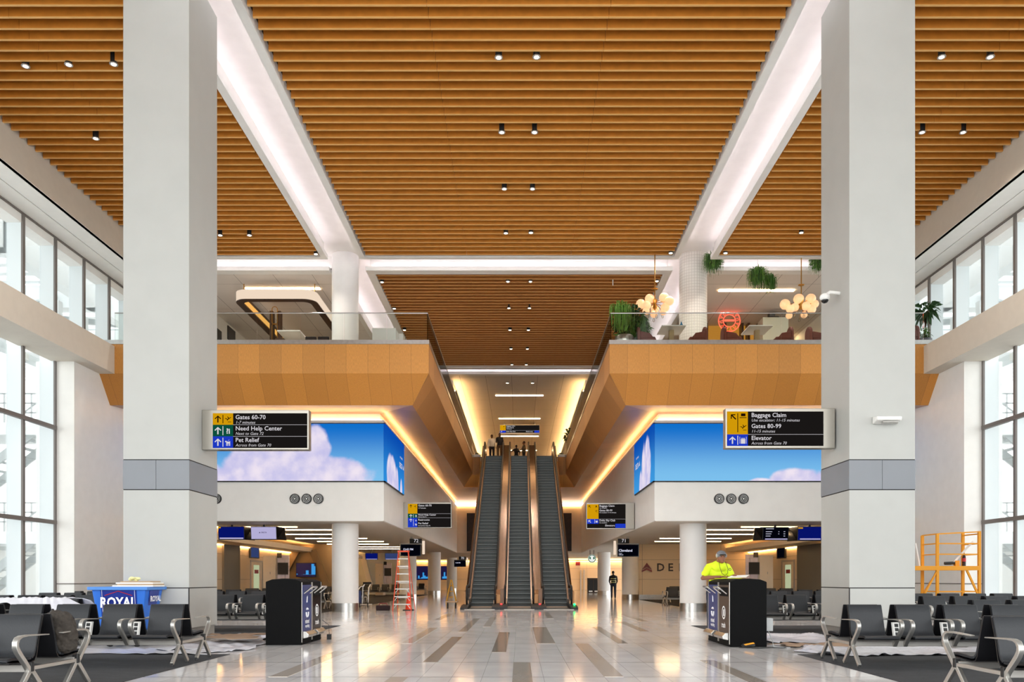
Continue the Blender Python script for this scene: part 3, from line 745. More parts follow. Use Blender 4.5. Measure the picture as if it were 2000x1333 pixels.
def lift(mb, cx, cz, s_, y, m=0):
    for a, b_, c, d in ((-.5,-.44,-.5,.5),(.44,.5,-.5,.5),(-.32,.32,-.5,.18),(-.22,-.06,.22,.34),(.06,.22,.22,.34)):
        mb.add([(cx+a*s_, y, cz+c*s_), (cx+b_*s_, y, cz+c*s_), (cx+b_*s_, y, cz+d*s_), (cx+a*s_, y, cz+d*s_)], [(0,1,2,3)], m)
def bag(mb, cx, cz, s_, y, m=0):
    for a, b_, c, d in ((-.3,.35,-.1,.3),(-.5,.5,-.35,-.25)):
        mb.add([(cx+a*s_, y, cz+c*s_), (cx+b_*s_, y, cz+c*s_), (cx+b_*s_, y, cz+d*s_), (cx+a*s_, y, cz+d*s_)], [(0,1,2,3)], m)
def rect(mb, x0, x1, z0, z1, y, m=0): mb.add([(x0,y,z0),(x1,y,z0),(x1,y,z1),(x0,y,z1)], [(0,1,2,3)], m)
def sign(label, px0, px1, py0, py1, Y, rows, icw, mount, depth=.2, name='wayfinding_sign', fmt='big', hang=None, iconside='L'):
    """rows: (height fraction, colour mat, glyphs, [(text, size fraction, italic)...])"""
    x0, x1, z1, z0 = X(px0, Y), X(px1, Y), Z(py0, Y), Z(py1, Y)
    t = thing(name, label, 'sign', ((x0+x1)/2, Y, z0), group=None)
    ml, mr, mt, mb_ = mount
    f = MB(); f.box(x0, x1, Y, Y+depth, z0, z1); f.build('housing', SIGNG, t, bevel=.008)
    fx0, fx1, fz0, fz1 = x0+ml, x1-mr, z0+mb_, z1-mt
    y = Y-.006
    MB().box(fx0, fx1, y, Y+.002, fz0, fz1).build('face', SIGNK, t)
    w = fx1-fx0; h = fz1-fz0; z = fz1; blocks = {}; gl = MB(); tx = MB(); mats = [SWHT, SDRK]
    for (hf, cm, glyphs, texts) in rows:
        zz = z-hf*h
        if cm is not None:
            b_ = MB(); b_.box(fx0, fx0+icw*w, y-.004, y, zz, z); b_.build('colour_block', cm, t)
        for (kind, gx, gz, gs, gm, *ex) in glyphs:
            cx = fx0+gx*w; cz = z-gz*h; yy = y-.006
            gl = MB()
            if kind == 'arrow': arrow(gl, cx, cz, gs*h, yy, ex[0] if ex else 90, gm)
            elif kind == 'plane': plane(gl, cx, cz, gs*h, yy, gm)
            elif kind == 'dog': dog(gl, cx, cz, gs*h, yy, gm)
            elif kind == 'lift': lift(gl, cx, cz, gs*h, yy, gm)
            elif kind == 'bag': bag(gl, cx, cz, gs*h, yy, gm)
            elif kind == 'bar': rect(gl, cx-.004*w, cx+.004*w, cz-gs*h/2, cz+gs*h/2, yy, gm)
            elif kind == 'hbar': rect(gl, fx0+icw*w, fx1, cz-.003, cz+.003, yy, 0)
            elif kind == 'txt': text_geo(gl, ex[0], (cx, yy, cz-gs*h*.35), gs*h, '-y', 'CENTER', .03, 0, 0, gm)
            gl.build('divider' if kind in ('bar', 'hbar') else 'pictogram', mats, t)
        for (s__, tx_, tz, ts, it) in texts:
            tx = MB(); text_geo(tx, s__, (fx0+tx_*w, y-.004, z-tz*h-ts*h*.7), ts*h, '-y', 'LEFT', -.004 if it else .010, .25 if it else 0, .002); tx.build('lettering', SWHT, t)
        z = zz
    if hang:
        f = MB()
        for hx in hang: f.tube([(hx, Y+depth/2, z1), (hx, Y+depth/2, hang_z)], .02, 6)
        f.build('hanger', STEEL, t)
    return t
# big sign on the left pillar
sign('illuminated sign reading Gates 60-70, Need Help Center, Pet Relief on the left pillar', 394, 603, 801, 879, 16.46,
     [(1/3, SYEL, [('arrow', .055, .17, .2, 1), ('bar', .108, .17, .24, 1), ('plane', .16, .15, .2, 1)],
       [('Gates 60-70', .24, .05, .176, 0), ('1-7 minutes', .24, .22, .119, 1)]),
      (1/3, SGRN, [('arrow', .055, .17, .21, 0), ('bar', .108, .17, .26, 0), ('txt', .163, .18, .21, 0, '?i'), ('hbar', .5, 0, 0, 0)],
       [('Need Help Center', .24, .04, .176, 0), ('Next to Gate 72', .24, .21, .119, 1)]),
      (1/3, SBLU, [('arrow', .055, .17, .21, 0), ('bar', .108, .17, .26, 0), ('dog', .163, .19, .17, 0), ('hbar', .5, 0, 0, 0)],
       [('Pet Relief', .24, .04, .176, 0), ('Across from Gate 70', .24, .21, .119, 1)])],
     .215, (.225, .03, .07, .035))
sign('illuminated sign reading Baggage Claim, Gates 80-99, Elevator on the right pillar', 1417, 1631, 798, 876, 16.46,
     [(2/3, SYEL, [('arrow', .065, .16, .2, 1, 135), ('bar', .11, .33, .55, 1), ('bag', .165, .12, .2, 1), ('plane', .165, .44, .2, 1)],
       [('Baggage Claim', .25, .04, .176, 0), ('Use escalator; 11-15 minutes', .25, .21, .119, 1), ('Gates 80-99', .25, .36, .176, 0), ('11-15 minutes', .25, .53, .119, 1)]),
      (1/3, SBLU, [('arrow', .055, .17, .21, 0), ('bar', .11, .17, .26, 0), ('lift', .165, .17, .2, 0), ('hbar', .5, 0, 0, 0)],
       [('Elevator', .25, .04, .176, 0), ('Across from Gate 70', .25, .21, .119, 1)])],
     .215, (.03, .235, .065, .045))
sign('smaller sign reading Gates 60-70, Need Help Center, Restrooms, Pet Relief left of the escalators', 788, 882, 982, 1032, 35.3,
     [(.42, SYEL, [('arrow', .07, .1, .13, 1), ('plane', .17, .1, .13, 1)], [('Gates 60-70', .24, .03, .115, 0), ('1-7 minutes', .24, .155, .07, 0)]),
      (.18, SGRN, [('arrow', .07, .1, .14, 0), ('bar', .13, .1, .14, 0), ('txt', .19, .1, .13, 0, '?i'), ('hbar', .5, 0, 0, 0)], [('Need Help Center', .24, .012, .10, 0), ('Next to Gate 72', .24, .112, .052, 0)]),
      (.40, SBLU, [('arrow', .07, .1, .14, 0), ('bar', .13, .2, .3, 0), ('dog', .19, .28, .1, 0), ('txt', .19, .1, .12, 0, 'n'), ('hbar', .5, 0, 0, 0)],
       [('Restrooms', .24, .04, .11, 0), ('Pet Relief', .24, .19, .11, 0), ('Across from Gate 70', .24, .31, .06, 0)])],
     .22, (.19, .03, .06, .03), .25)
t_ = sign('smaller sign reading Baggage Claim, Gates 80-99, Delta Sky Club, Elevators right of the escalators', 1145, 1239, 983, 1034, 35.3,
     [(.62, SYEL, [('arrow', .07, .1, .12, 1, 135), ('bag', .24, .1, .1, 1), ('plane', .24, .28, .12, 1)],
       [('Baggage Claim', .32, .03, .11, 0), ('Use escalator', .32, .14, .06, 0), ('Gates 80-99', .32, .22, .11, 0), ('Use escalator; 11-15 minutes', .32, .33, .06, 0)]),
      (.20, SBLU, [('arrow', .07, .1, .14, 0, 135), ('bar', .2, .1, .16, 0), ('lift', .25, .1, .1, 0), ('hbar', .5, 0, 0, 0)], [('Delta Sky Club', .32, .02, .11, 0), ('Use escalator', .32, .135, .06, 0)]),
      (.18, None, [('lift', .83, .09, .13, 0), ('arrow', .95, .09, .14, 0)], [('Elevators', .47, .03, .11, 0)])],
     .30, (.03, .38, .055, .04), .25)
x1_ = X(1239, 35.3)-.38
f = MB(); f.box(x1_-.44, x1_, 35.285, 35.292, Z(1034, 35.3)+.045, Z(1034, 35.3)+.045+.18); f.build('colour_block', SBLU, t_)
t_ = sign('overhead sign with yellow and blue blocks at the top of the escalators', 976, 1054, 830, 849, 62, 
     [(.7, SYEL, [('bag', .1, .2, .18, 1), ('plane', .1, .5, .18, 1)], [('Baggage Claim', .16, .04, .2, 0), ('Gates 80-99', .16, .28, .2, 0), ('11-15 minutes', .16, .5, .12, 0)]),
      (.3, SBLU, [('arrow', .04, .15, .2, 0), ('hbar', .5, 0, 0, 0)], [('Delta Sky Club', .16, .06, .2, 0), ('Restrooms', .66, .06, .2, 0)])], .145, (.02, .02, .04, .12), .3)
f = MB(); zz = Z(849, 62)+.12; f.box(X(1054, 62)-.4, X(1054, 62)-.02, 61.985, 61.992, zz, zz+.17); f.build('colour_block', SBLU, t_)
f = MB(); [f.tube([(xx, 62.15, Z(830, 62)), (xx, 62.15, ZC)], .03, 6) for xx in (X(985, 62), X(1045, 62))]; f.build('hanger', STEEL, t_)

# gate number boards with flight screens
SCRN = emis('screen_night', '#04050F', .8); SCRB = emis('screen_blue', '#081572', .9); SCRL = emis('screen_lilac', '#C3BDE8', .9); SCRT = emis('screen_text', '#E8E8FF', 1.0)
SCRG = emis('screen_glow', '#3A4A7C', .8)
def gate(num, Y, nb, sb, lines, label, s_):
    t = thing('gate_sign', label, 'gate sign', (X((sb[0]+sb[1])/2, Y), Y, Z(sb[3], Y)))
    f = MB(); f.box(X(nb[0], Y), X(nb[1], Y), Y, Y+.12, Z(nb[3], Y), Z(nb[2], Y)); f.build('number_board', BLACKG, t)
    f = MB(); text_geo(f, num, (X((nb[0]+nb[1])/2, Y)+.02, Y-.004, Z(nb[3], Y)+.05), (nb[3]-nb[2])*Y/F*1.05, '-y', 'CENTER', .0); f.build('number', SWHT, t)
    f = MB(); f.box(X(sb[0], Y), X(sb[1], Y), Y, Y+.1, Z(sb[3], Y), Z(sb[2], Y)); f.build('screen', BLACKG, t)
    f = MB(); a, b_, c, d = X(sb[0], Y)+.03, X(sb[1], Y)-.03, Z(sb[3], Y)+.03, Z(sb[2], Y)-.03; f.box(a, b_, Y-.004, Y, c, d)
    f.build('display', SCRN, t)
    f = MB(); w = b_-a; h = d-c
    for (tx, u, v, sz, col) in lines:
        f = MB(); text_geo(f, tx, (a+u*w, Y-.006, c+v*h), sz*h, '-y', 'LEFT', .02); f.build('lettering', SCRT, t)
    f = MB(); xa, xb = X(min(nb[0], sb[0]), Y), X(max(nb[1], sb[1]), Y); zc_ = Z(nb[3], Y)
    f.box(xa, xb, Y+.1, Y+.2, zc_-.06, zc_-.0); f.box((xa+xb)/2-.05, (xa+xb)/2+.05, Y+.1, Y+.2, zc_, ZB0-.02); f.build('bracket', GREYM, t)
    e = X(sb[1], Y)+.12 if s_ < 0 else X(sb[0], Y)-.12
    f = MB(); f.box(e-.05, e+.05, Y, Y+.25, Z(sb[3], Y)+.1, Z(nb[2], Y)-.1); f.build('light_blade', HALO, t)
gate('72', 41, (800, 824, 1053, 1062), (782, 822, 1064, 1087), [('12:43 PM', .1, .5, .26, 0)], 'gate 72 number board over a dark flight screen, left concourse', -1)
gate('70', 76, (896, 910, 1088, 1094), (887, 910, 1095, 1108), [('12:48 PM', .08, .55, .22, 0)], 'small gate 70 board and dark screen beside the escalators', -1)
gate('71', 41, (1207, 1229, 1053, 1062), (1206, 1248, 1064, 1088), [('Cleveland', .03, .40, .31, 0), ('Departs', .04, .22, .09, 0), ('5:00 pm', .04, .08, .12, 0)], 'gate 71 number board over a screen reading Cleveland', 1)
# =================================================================== CEILING LAMPS
LAMPD = {}
def downlight(px, py, label, r=.075):
    Y = F*11.9/(VY-py); x = X(px, Y)
    t = thing('downlight', label, 'downlight', (x, Y, ZC-.1), group='recessed ceiling downlights')
    MB().lathe([(r, -.045), (r, .31 if Y < 46 else -.002)], (x, Y, ZC), 14).build('can', BLACK, t, smooth=True)
    MB().ring((x, Y, ZC-.045), r*.8, r*1.25, 'z', .015, 16).build('trim_ring', GREYM, t)
    MB().disc((x, Y, ZC-.046), r*.72, 'z', .012, 14).build('lens', LENS, t)
    ld = LAMPD.get(1)
    if ld is None:
        ld = LAMPD[1] = bpy.data.lights.new('lamp_light', 'AREA'); ld.shape = 'DISK'; ld.size = .12; ld.energy = 14; ld.color = (1, .90, .80); ld.spread = R(120)
    lo = bpy.data.objects.new('lamp_light', ld); COL.objects.link(lo); lo.parent = t; lo.location = (0, 0, .04-.02)
rows = [('central ceiling, first row from the viewer', [(974,108),(1048,107)]), ('central ceiling, second row', [(980,255),(1044,255)]), ('central ceiling, third row', [(985,366),(1040,366)]),
        ('central ceiling, fourth row', [(988,453),(1037,452)]), ('left bay ceiling, nearest row', [(50,125),(134,122),(222,121)]), ('right bay ceiling, nearest row', [(1839,107),(1934,107)]),
        ('right bay ceiling, second row', [(1801,255),(1881,255)])]
for nm, ps in rows:
    for i, (a, b_) in enumerate(ps):
        downlight(a, b_, f'{["left", "right"][i] if len(ps) == 2 else ["left", "middle", "right"][i]} round downlight in the {nm}')
for a, b_, lb in ((187,267,'lone round downlight in the left bay ceiling by the pillar'), (487,457,'round downlight right of the left pillar top'), (617,494,'round downlight in the far corner of the left bay'),
                  (1310,492,'round downlight in the far right corner of the central ceiling'), (1417,492,'round downlight in the far left corner of the right bay'), (1565,452,'round downlight left of the right pillar top'),
                  (746,549,'round downlight at the left edge of the rear timber ceiling, nearest'), (770,601,'round downlight at the left edge of the rear timber ceiling, second'), (790,643,'round downlight at the left edge of the rear timber ceiling, third'),
                  (1283,547,'round downlight at the right edge of the rear timber ceiling'), (430,457,'round downlight half hidden by the left pillar')):
    downlight(a, b_, lb)
for k, py in enumerate((548, 600, 643, 680, 711)):
    for px, sd in ((992+2*k, 'left'), (1036-2*k, 'right')):
        downlight(px, py, f'{sd} downlight of pair {["one", "two", "three", "four", "five"][k]} above the escalators')
for px, sd in ((991, 'left'), (1040, 'right')): downlight(px, 747, f'{sd} downlight in the white ceiling beyond the cool cove', .1)
def barlamp(x0, x1, Y, z, label, grp, wid=.09):
    f = MB(); f.box(x0, x1, Y-wid, Y+wid, z-.03, z-.001)
    o = f.build('linear_light', BARL, None, label, 'ceiling light', grp); return o
for k, (Y, a, b_) in enumerate(((53.0,-1.52,1.55), (60.6,-1.5,1.55), (68.1,-1.5,1.6), (75.6,-1.5,1.6))):
    barlamp(a, b_, Y, ZC, f'{["first", "second", "third", "farthest"][k]} linear light in the ceiling above the escalator top', 'linear lights above the upper hall')
barlamp(X(480, 33.5), X(625, 33.5), 33.5, ZC, 'warm linear light in the panel ceiling over the left balcony', 'linear lights over the balconies')
barlamp(X(1404, 33.7), X(1551, 33.7), 33.7, ZC, 'warm linear light behind the hanging plants over the right balcony', 'linear lights over the balconies')
barlamp(X(1484, 40), X(1548, 40), 40, ZC, 'warm linear light behind the white counter on the right balcony', 'linear lights over the balconies')
barlamp(X(468, 44), X(486, 44), 44, ZC, 'short linear light seen through the left balcony glass', 'linear lights over the balconies')
BY = (33.2, 35.2, 38.7, 42.5, 45.9, 49.5, 53.7, 57.3)
for k, Y in enumerate(BY):
    for s_ in (-1, 1):
        if s_ > 0 and Y > 49: continue
        x0, x1 = sorted((s_*7.6, s_*11.3)); x0, x1 = (x0-.3*(k % 2), x1-.3*(k % 2)) if Y > 35 else sorted((s_*9.0, s_*12.6))
        barlamp(x0, x1, Y, ZB0-.02, f'{["first", "second", "third", "fourth", "fifth", "sixth", "seventh", "eighth"][k]} linear light from the front, {"left" if s_ < 0 else "right"} seating bay ceiling', 'linear lights in the seating bays', .04)
for s_ in (-1, 1):
    # glowing diagonal cove where the bay ceiling meets the gate wall
    f = MB(); f.box(*sorted((s_*12.6, s_*14.0)), 31, 50 if s_ > 0 else 75, 2.90, 3.0); f.box(*sorted((s_*12.6, s_*12.64)), 31, 50 if s_ > 0 else 75, 3.0, 3.16); struct(f, 'trim_11', CREAM)
    f = MB(); strip(f, *sorted((s_*12.75, s_*12.78)), 31, 49.9 if s_ > 0 else 75, 3.01); strip(f, *sorted((s_*13.93, s_*13.96)), 31, 49.9 if s_ > 0 else 75, 2.86); struct(f, 'trim_8', LEDW)
f = MB(); strip(f, -16, 16, 90.8, 90.85, 3.2); strip(f, 2, 14, 84.0, 84.1, 3.3); struct(f, 'trim_8', LEDW)
# =================================================================== BEAM SEATING
def sweep(prof, x0, x1, th, m=0, taper=0):
    """profile [(y,z)] extruded in x with thickness th (offset along the profile normal)"""
    n = len(prof); out = []
    for i, (y, z) in enumerate(prof):
        a = prof[max(i-1, 0)]; b_ = prof[min(i+1, n-1)]; dy, dz = b_[0]-a[0], b_[1]-a[1]; L = math.hypot(dy, dz) or 1
        out.append((y+dz/L*th, z-dy/L*th))
    return list(prof)+list(reversed(out))
BL = 3.46
def bench(nseats=5, L=BL):
    t = thing('beam_seat_bench', '', 'airport bench', (0, 0, 0))
    D = .88
    seatp = [(-.26,.415), (-.24,.435), (-.15,.445), (0,.432), (.12,.425), (.17,.43)]
    backp = [(.17,.43), (.205,.455), (.225,.50), (.26,.62), (.30,.74), (.335,.85), (.35,.865)]
    shellp = [(-.22,.40), (0,.385), (.15,.375), (.215,.39), (.25,.44), (.285,.60), (.335,.76), (.37,.868)]
    def fl(p, k): return [((y if k == 0 else D-y), z) for y, z in p]
    def ext(prof, th, xa, xb, k):
        q = sweep(prof, 0, 0, th); q = fl(q, k); f = MB(); f.ext(q, 'x', xa, xb); return f
    for k in (0, 1):
        for i in range(nseats):
            xc = -.33-.70*i
            ext(seatp, .03, xc-.245, xc+.245, k).build('seat', LEATH, t, bevel=.012, smooth=True)
            b_ = ext(backp, .03, xc-.245, xc+.245, k).build('backrest', LEATH, t, bevel=.012, smooth=True)
            ext(shellp, .012, xc-.25, xc+.25, k).build('shell', SHELL, b_, smooth=True)
        sg = 1 if k == 0 else -1; yb = 0 if k == 0 else D
        # beam
        MB().box(-L, 0, yb-.035+(.02*sg), yb+.035+(.02*sg), .285, .36).build('beam', GREYM, t, bevel=.006)
        arms = [0, -L]+[v for i in range(nseats-1) for v in (-.33-.35-.70*i-.075, -.33-.35-.70*i+.075)]
        for ax_ in arms:
            f = MB(); end = ax_ in (0, -L); w = .026
            cp = [(.31, .655), (.10, .662), (-.06, .667), (-.16, .663), (-.215, .645), (-.243, .605), (-.243, .56), (-.215, .515), (-.16, .455), (-.09, .385), (-.01, .295)]
            th = [.006, .008, .009, .011, .016, .021, .024, .024, .023, .022, .023]
            Lp, Rp = [], []
            for q_ in range(len(cp)):
                a_, c_ = cp[max(q_-1, 0)], cp[min(q_+1, len(cp)-1)]; dy, dz = c_[0]-a_[0], c_[1]-a_[1]; Ln = math.hypot(dy, dz); ny, nz = -dz/Ln, dy/Ln
                Lp.append((yb+sg*(cp[q_][0]+ny*th[q_]), cp[q_][1]+nz*th[q_])); Rp.append((yb+sg*(cp[q_][0]-ny*th[q_]), cp[q_][1]-nz*th[q_]))
            n1 = len(Lp); vs_ = [(ax_+e_*w, y_, z_) for e_ in (-1, 1) for (y_, z_) in Lp+Rp]; m1 = 2*n1; fs_ = []
            for q_ in range(n1-1):
                for (A_, B_) in (((q_, q_+1), (m1+q_, m1+q_+1)), ((n1+q_, n1+q_+1), (m1+n1+q_, m1+n1+q_+1)), ((q_, q_+1), (n1+q_, n1+q_+1)), ((m1+q_, m1+q_+1), (m1+n1+q_, m1+n1+q_+1))):
                    fs_.append((A_[0], A_[1], B_[1], B_[0]))
            for e_ in (0, n1-1): fs_.append((e_, n1+e_, m1+n1+e_, m1+e_))
            f.add(vs_, fs_)
            f.build('armrest', ALU, t, bevel=.004, smooth=True)
        for lx in ((0, -L) if nseats > 2 else (0, -L)):
            for ft in (-.27, .27):
                f = MB(); f.bar((lx, yb, .32), (lx, yb+ft, .035), .042, .055); f.build('leg', ALU, t, bevel=.006)
                MB().lathe([(.022, 0), (.022, .03), (.012, .04)], (lx, yb+ft, 0), 10).build('foot', BLACK, t)
            f = MB(); f.box(lx-.03, lx+.03, yb-.03, yb+.03, .29, .39); f.build('hub', BLACK, t, bevel=.008)
        for i in range(nseats-1):
            xm = -.33-.35-.70*i
            f = MB(); a = .10
            yy = yb+sg*.08; f.loft([(xm-.045, yy-sg*.03, .40), (xm+.045, yy-sg*.03, .40), (xm+.045, yy+sg*.03, .40), (xm-.045, yy+sg*.03, .40)],
                                   [(xm-.045, yy+sg*.03, .62), (xm+.045, yy+sg*.03, .62), (xm+.045, yy+sg*.09, .62), (xm-.045, yy+sg*.09, .62)])
            o = f.build('power_outlet', WHITE, t, bevel=.006)
            for kk in range(3):
                z0 = .435+kk*.06; y0 = yy-sg*(.031)+sg*(z0-.40)/.22*.06; y1 = y0+sg*.045/.22*.06
                g_ = MB(); g_.slab([(xm-.026, y0, z0), (xm+.026, y0, z0), (xm+.026, y1, z0+.045), (xm-.026, y1, z0+.045)], (0, -sg*.004, 0)); g_.build('socket', BLACK, o)
    for lx in (0, -L):
        MB().box(lx-.022, lx+.022, .03, D-.03, .305, .345).build('crossbar', ALU, t, bevel=.005)
    return t
BENCH = bench()
ordn = ['nearest', 'second', 'third', 'fourth', 'fifth', 'sixth', 'seventh', 'eighth', 'ninth']
def benches(lst, fmt, grp):
    for i, (x, y) in enumerate(lst):
        place(BENCH, (x, y, .006 if True else 0), 0, fmt.format(ordn[i]), grp)
benches([(-5.04, 8.44)], 'back to back black bench closest to the viewer at left, holding a backpack', 'black benches on the left')
benches([(-4.93, 11.9)], 'back to back black bench in front of the blue cart, left of the aisle', 'black benches on the left')
benches([(4.72+BL, 7.96)], 'back to back black bench closest to the viewer at lower right', 'black benches on the right')
benches([(4.75+BL, 11.7)], 'back to back black bench just in front of the right pillar', 'black benches on the right')
benches([(-5.45, 19.6)], 'back to back black bench between the left pillar and the left waste bins', 'black benches on the left')
benches([(4.95+BL, 19.4)], 'back to back black bench between the right waste bins and the right pillar', 'black benches on the right')
benches([(-8.35, 15.3), (-8.35, 18.9), (-9.9, 22.3)], '{} black bench row by the left windows, counted from the viewer', 'black benches by the left windows')
benches([(-11.2, 25.0-6.1), (-10.9, 26.4-4.1+3.1)], '{} black bench tight against the left windows', 'black benches by the left windows')
benches([(8.2+BL, 14.6), (8.9+BL, 17.9), (9.6+BL, 21.2)], '{} black bench row by the right windows, counted from the viewer', 'black benches by the right windows')
benches([(-7.9, 25.6), (-7.9, 29.2), (-7.9, 33.4), (-7.9, 37.4), (-7.9, 41.6), (-7.9, 58.6)], '{} black bench inside the left seating bay under the bulkhead', 'black benches in the left bay')
benches([(7.9+BL, 25.6), (7.9+BL, 29.2), (7.9+BL, 33.4), (6.95+BL, 38.6), (7.9+BL, 43)], '{} black bench inside the right seating bay under the bulkhead', 'black benches in the right bay')
benches([(-8.3, 72)], 'dark bench in front of the far skyline screen on the left', 'black benches in the left bay')
# =================================================================== WASTE BINS
def waste_bin(s_, xf, y0, y1, labmat, kind, lab):
    """s_ = +1: faces +x (left side of aisle)"""
    xb = xf-s_*.68; t = thing('waste_bin', lab, 'bin', ((xf+xb)/2, (y0+y1)/2, 0))
    xa, xc = sorted((xf, xb)); x0 = xa; x1 = xc
    pr = [(x0, .0), (x1, .0), (x1, 1.20), (x1-.12, 1.245), (x1-.34, 1.262), (x0+.12, 1.245), (x0, 1.20)]
    MB().ext(pr, 'y', y0+.004, y1-.004).build('body', POWDER, t, bevel=.012)
    e = .004*s_; xo = xf+e
    f = MB(); f.box(*sorted((xf, xo)), y0+.05, y1-.05, .25, 1.14); f.build('front_label', labmat, t)
    f = MB(); f.box(*sorted((xf, xo+e)), y0+.01, y0+.04, .05, 1.19); f.box(*sorted((xf, xo+e)), y1-.04, y1-.01, .05, 1.19); f.build('edge_strip', ALU, t)
    f = MB(); f.box(*sorted((xf, xo+e)), y0+.12, y1-.12, .93, 1.10); f.build('hopper', POWDER if kind != 'blue' else mat('navy_hopper', '#20306A', .4), t, bevel=.003)
    ym = (y0+y1)/2
    f = MB(); hw = .22
    f.tube([(xo, ym-hw, .98), (xo+s_*.13, ym-hw, 1.08), (xo+s_*.15, ym-hw+.03, 1.10), (xo+s_*.15, ym+hw-.03, 1.10), (xo+s_*.13, ym+hw, 1.08), (xo, ym+hw, .98)], .017, 8)
    f.build('handle', CHROME, t, smooth=True)
    f = MB(); f.ext([(xo, .12), (xo+s_*.10, .14), (xo+s_*.12, .19), (xo+s_*.06, .25), (xo, .26)], 'y', y0+.08, y1-.08); f.build('foot_pedal', CHROME, t, bevel=.006)
    fc = '+x' if s_ > 0 else '-x'; xt = xo+e
    f = MB(); 
    if kind == 'blue':
        text_geo(f, 'mixed', (xt, ym, .40), .12, fc, 'CENTER', .02); f.build('lettering', WTEXT, t)
        f = MB(); text_geo(f, 'recycling', (xt, ym, .32), .085, fc, 'CENTER', .02); f.build('lettering', WTEXT, t)
        for k in range(3):      # three chasing arrows
            f = MB(); a0 = R(90+120*k)
            pts = [(xt+e*.3, ym+.085*math.cos(a0+u), .60+.085*math.sin(a0+u)) for u in (R(-38), R(0), R(38))]
            f.tube(pts, .018, 5); f.build('recycling_arrow', WTEXT, t)
        f = MB(); f.ext([(ym-.03, .80), (ym+.03, .80), (ym+.045, .93), (ym-.01, .90)], 'x', *sorted((xo, xt+e*.2))); f.build('cup_symbol', WTEXT, t)
    else:
        text_geo(f, 'trash', (xt, ym, .34), .14, fc, 'CENTER', .02); f.build('lettering', WTEXT, t)
        MB().ring((xt-e*.4, ym, .62), .10, .125, fc, .003, 28).build('symbol_ring', WTEXT, t)
        MB().box(*sorted((xt-e, xt)), ym-.035, ym+.035, .555, .68).build('symbol_bin', WTEXT, t)
    return t
waste_bin(1, -4.12, 15.5, 16.27, NAVY, 'blue', 'blue fronted mixed recycling bin at left, the one nearer the viewer')
waste_bin(1, -4.12, 16.28, 17.05, BLACKG, 'trash', 'black fronted trash bin behind the left recycling bin')
waste_bin(-1, 3.87, 15.04, 15.90, BROWNP, 'trash', 'brown fronted trash bin at right, its black side facing the viewer')
waste_bin(-1, 3.87, 15.91, 16.77, NAVY, 'blue', 'blue fronted recycling bin at right, in front of the worker')
f = MB(); f.box(4.60, 4.74, 15.3, 15.5, .28, .52); f.tube([(4.67, 15.35, .28), (4.70, 15.2, .1), (4.66, 15.0, .012), (4.9, 14.8, .012)], .008, 6)
f.build('power_adapter', mat('pale_plastic', '#B9BCBC', .5), None, 'grey junction box with a cable beside the right trash bin', 'power adapter')
t = thing('work_glove_tool', 'small yellow and black hand tool lying at the foot of the right trash bin', 'tool', (4.15, 14.8, 0))
f = MB(); f.ell((4.15, 14.85, .05), (.13, .07, .045), 14, 8); f.build('tool_body', BLACK, t, smooth=True)
f = MB(); f.ext([(4.05, .075), (4.22, .11), (4.25, .09), (4.08, .055)], 'y', 14.76, 14.80); f.build('tool_grip', YELLOW, t)
f = MB(); f.tube([(4.0, 14.9, .011), (4.3, 14.7, .011), (4.6, 14.85, .011), (4.75, 14.75, .011), (4.9, 14.95, .011)], .009, 6); f.build('floor_cable', BLACK, None, 'thin dark cable trailing past the right bins', 'cable')
f = MB(); f.box(-3.98, -3.90, 16.95, 17.03, 0, .11); f.tube([(-3.94, 17.0, .1), (-3.96, 17.03, .3), (-4.1, 17.06, .4)], .006, 6); f.build('cable_box', BLACK, None, 'tiny black box on the floor beside the left trash bin', 'cable box')
# =================================================================== BLUE CART
t = thing('rubbish_cart', 'blue plastic cart lettered ROYAL behind the left benches', 'cart', (-7.33, 15.4, 0))
x0, x1, y0, y1, zt = -7.84, -6.84, 15.0, 15.74, 1.10
f = MB(); f.loft([(x0+.12, y0+.1, .22), (x1-.12, y0+.1, .22), (x1-.12, y1-.1, .22), (x0+.12, y1-.1, .22)], [(x0, y0, zt), (x1, y0, zt), (x1, y1, zt), (x0, y1, zt)]); f.build('tub', BLUEP, t, bevel=.02)
f = MB()
for a, b_, c, d in ((x0-.05, x1+.05, y0-.05, y0+.02), (x0-.05, x1+.05, y1-.02, y1+.05), (x0-.05, x0+.02, y0+.02, y1-.02), (x1-.02, x1+.05, y0+.02, y1-.02)): f.box(a, b_, c, d, zt-.05, zt+.01)
f.build('rim', mat('rim_blue', '#4C86D0', .4), t, bevel=.01)
for wx in (x0+.25, x1-.25):
    for wy in (y0+.2, y1-.2):
        f = MB(); f.tube([(wx-.03, wy, .1), (wx+.03, wy, .1)], .1, 16); f.box(wx-.02, wx+.02, wy-.02, wy+.02, .1, .23); f.build('wheel', BLACK, t, smooth=True)
def onface(xx, zz): return y0+.1*(1-(zz-.22)/.88)-.008     # front face leans
NAVY2 = mat('label_navy', '#0E2A86', .35)
f = MB(); a, b_ = x0+.17, x1-.17; f.slab([(a, onface(0, .52), .52), (b_, onface(0, .52), .52), (b_, onface(0, 1.07), 1.08-.01), (a, onface(0, 1.07), 1.07)], (0, .006, 0)); f.build('label', NAVY2, t)
f = MB(); text_geo(f, 'ROYAL', ((a+b_)/2, onface(0, 1.0)-.010, .735), .26, '-y', 'CENTER', .03, wscale=.80); f.build('lettering', WTEXT, t)
f = MB(); text_geo(f, 'Waste Services, Inc.', ((a+b_)/2, onface(0, .80)-.012, .66), .055, '-y', 'CENTER', .01); f.build('lettering', WTEXT, t)
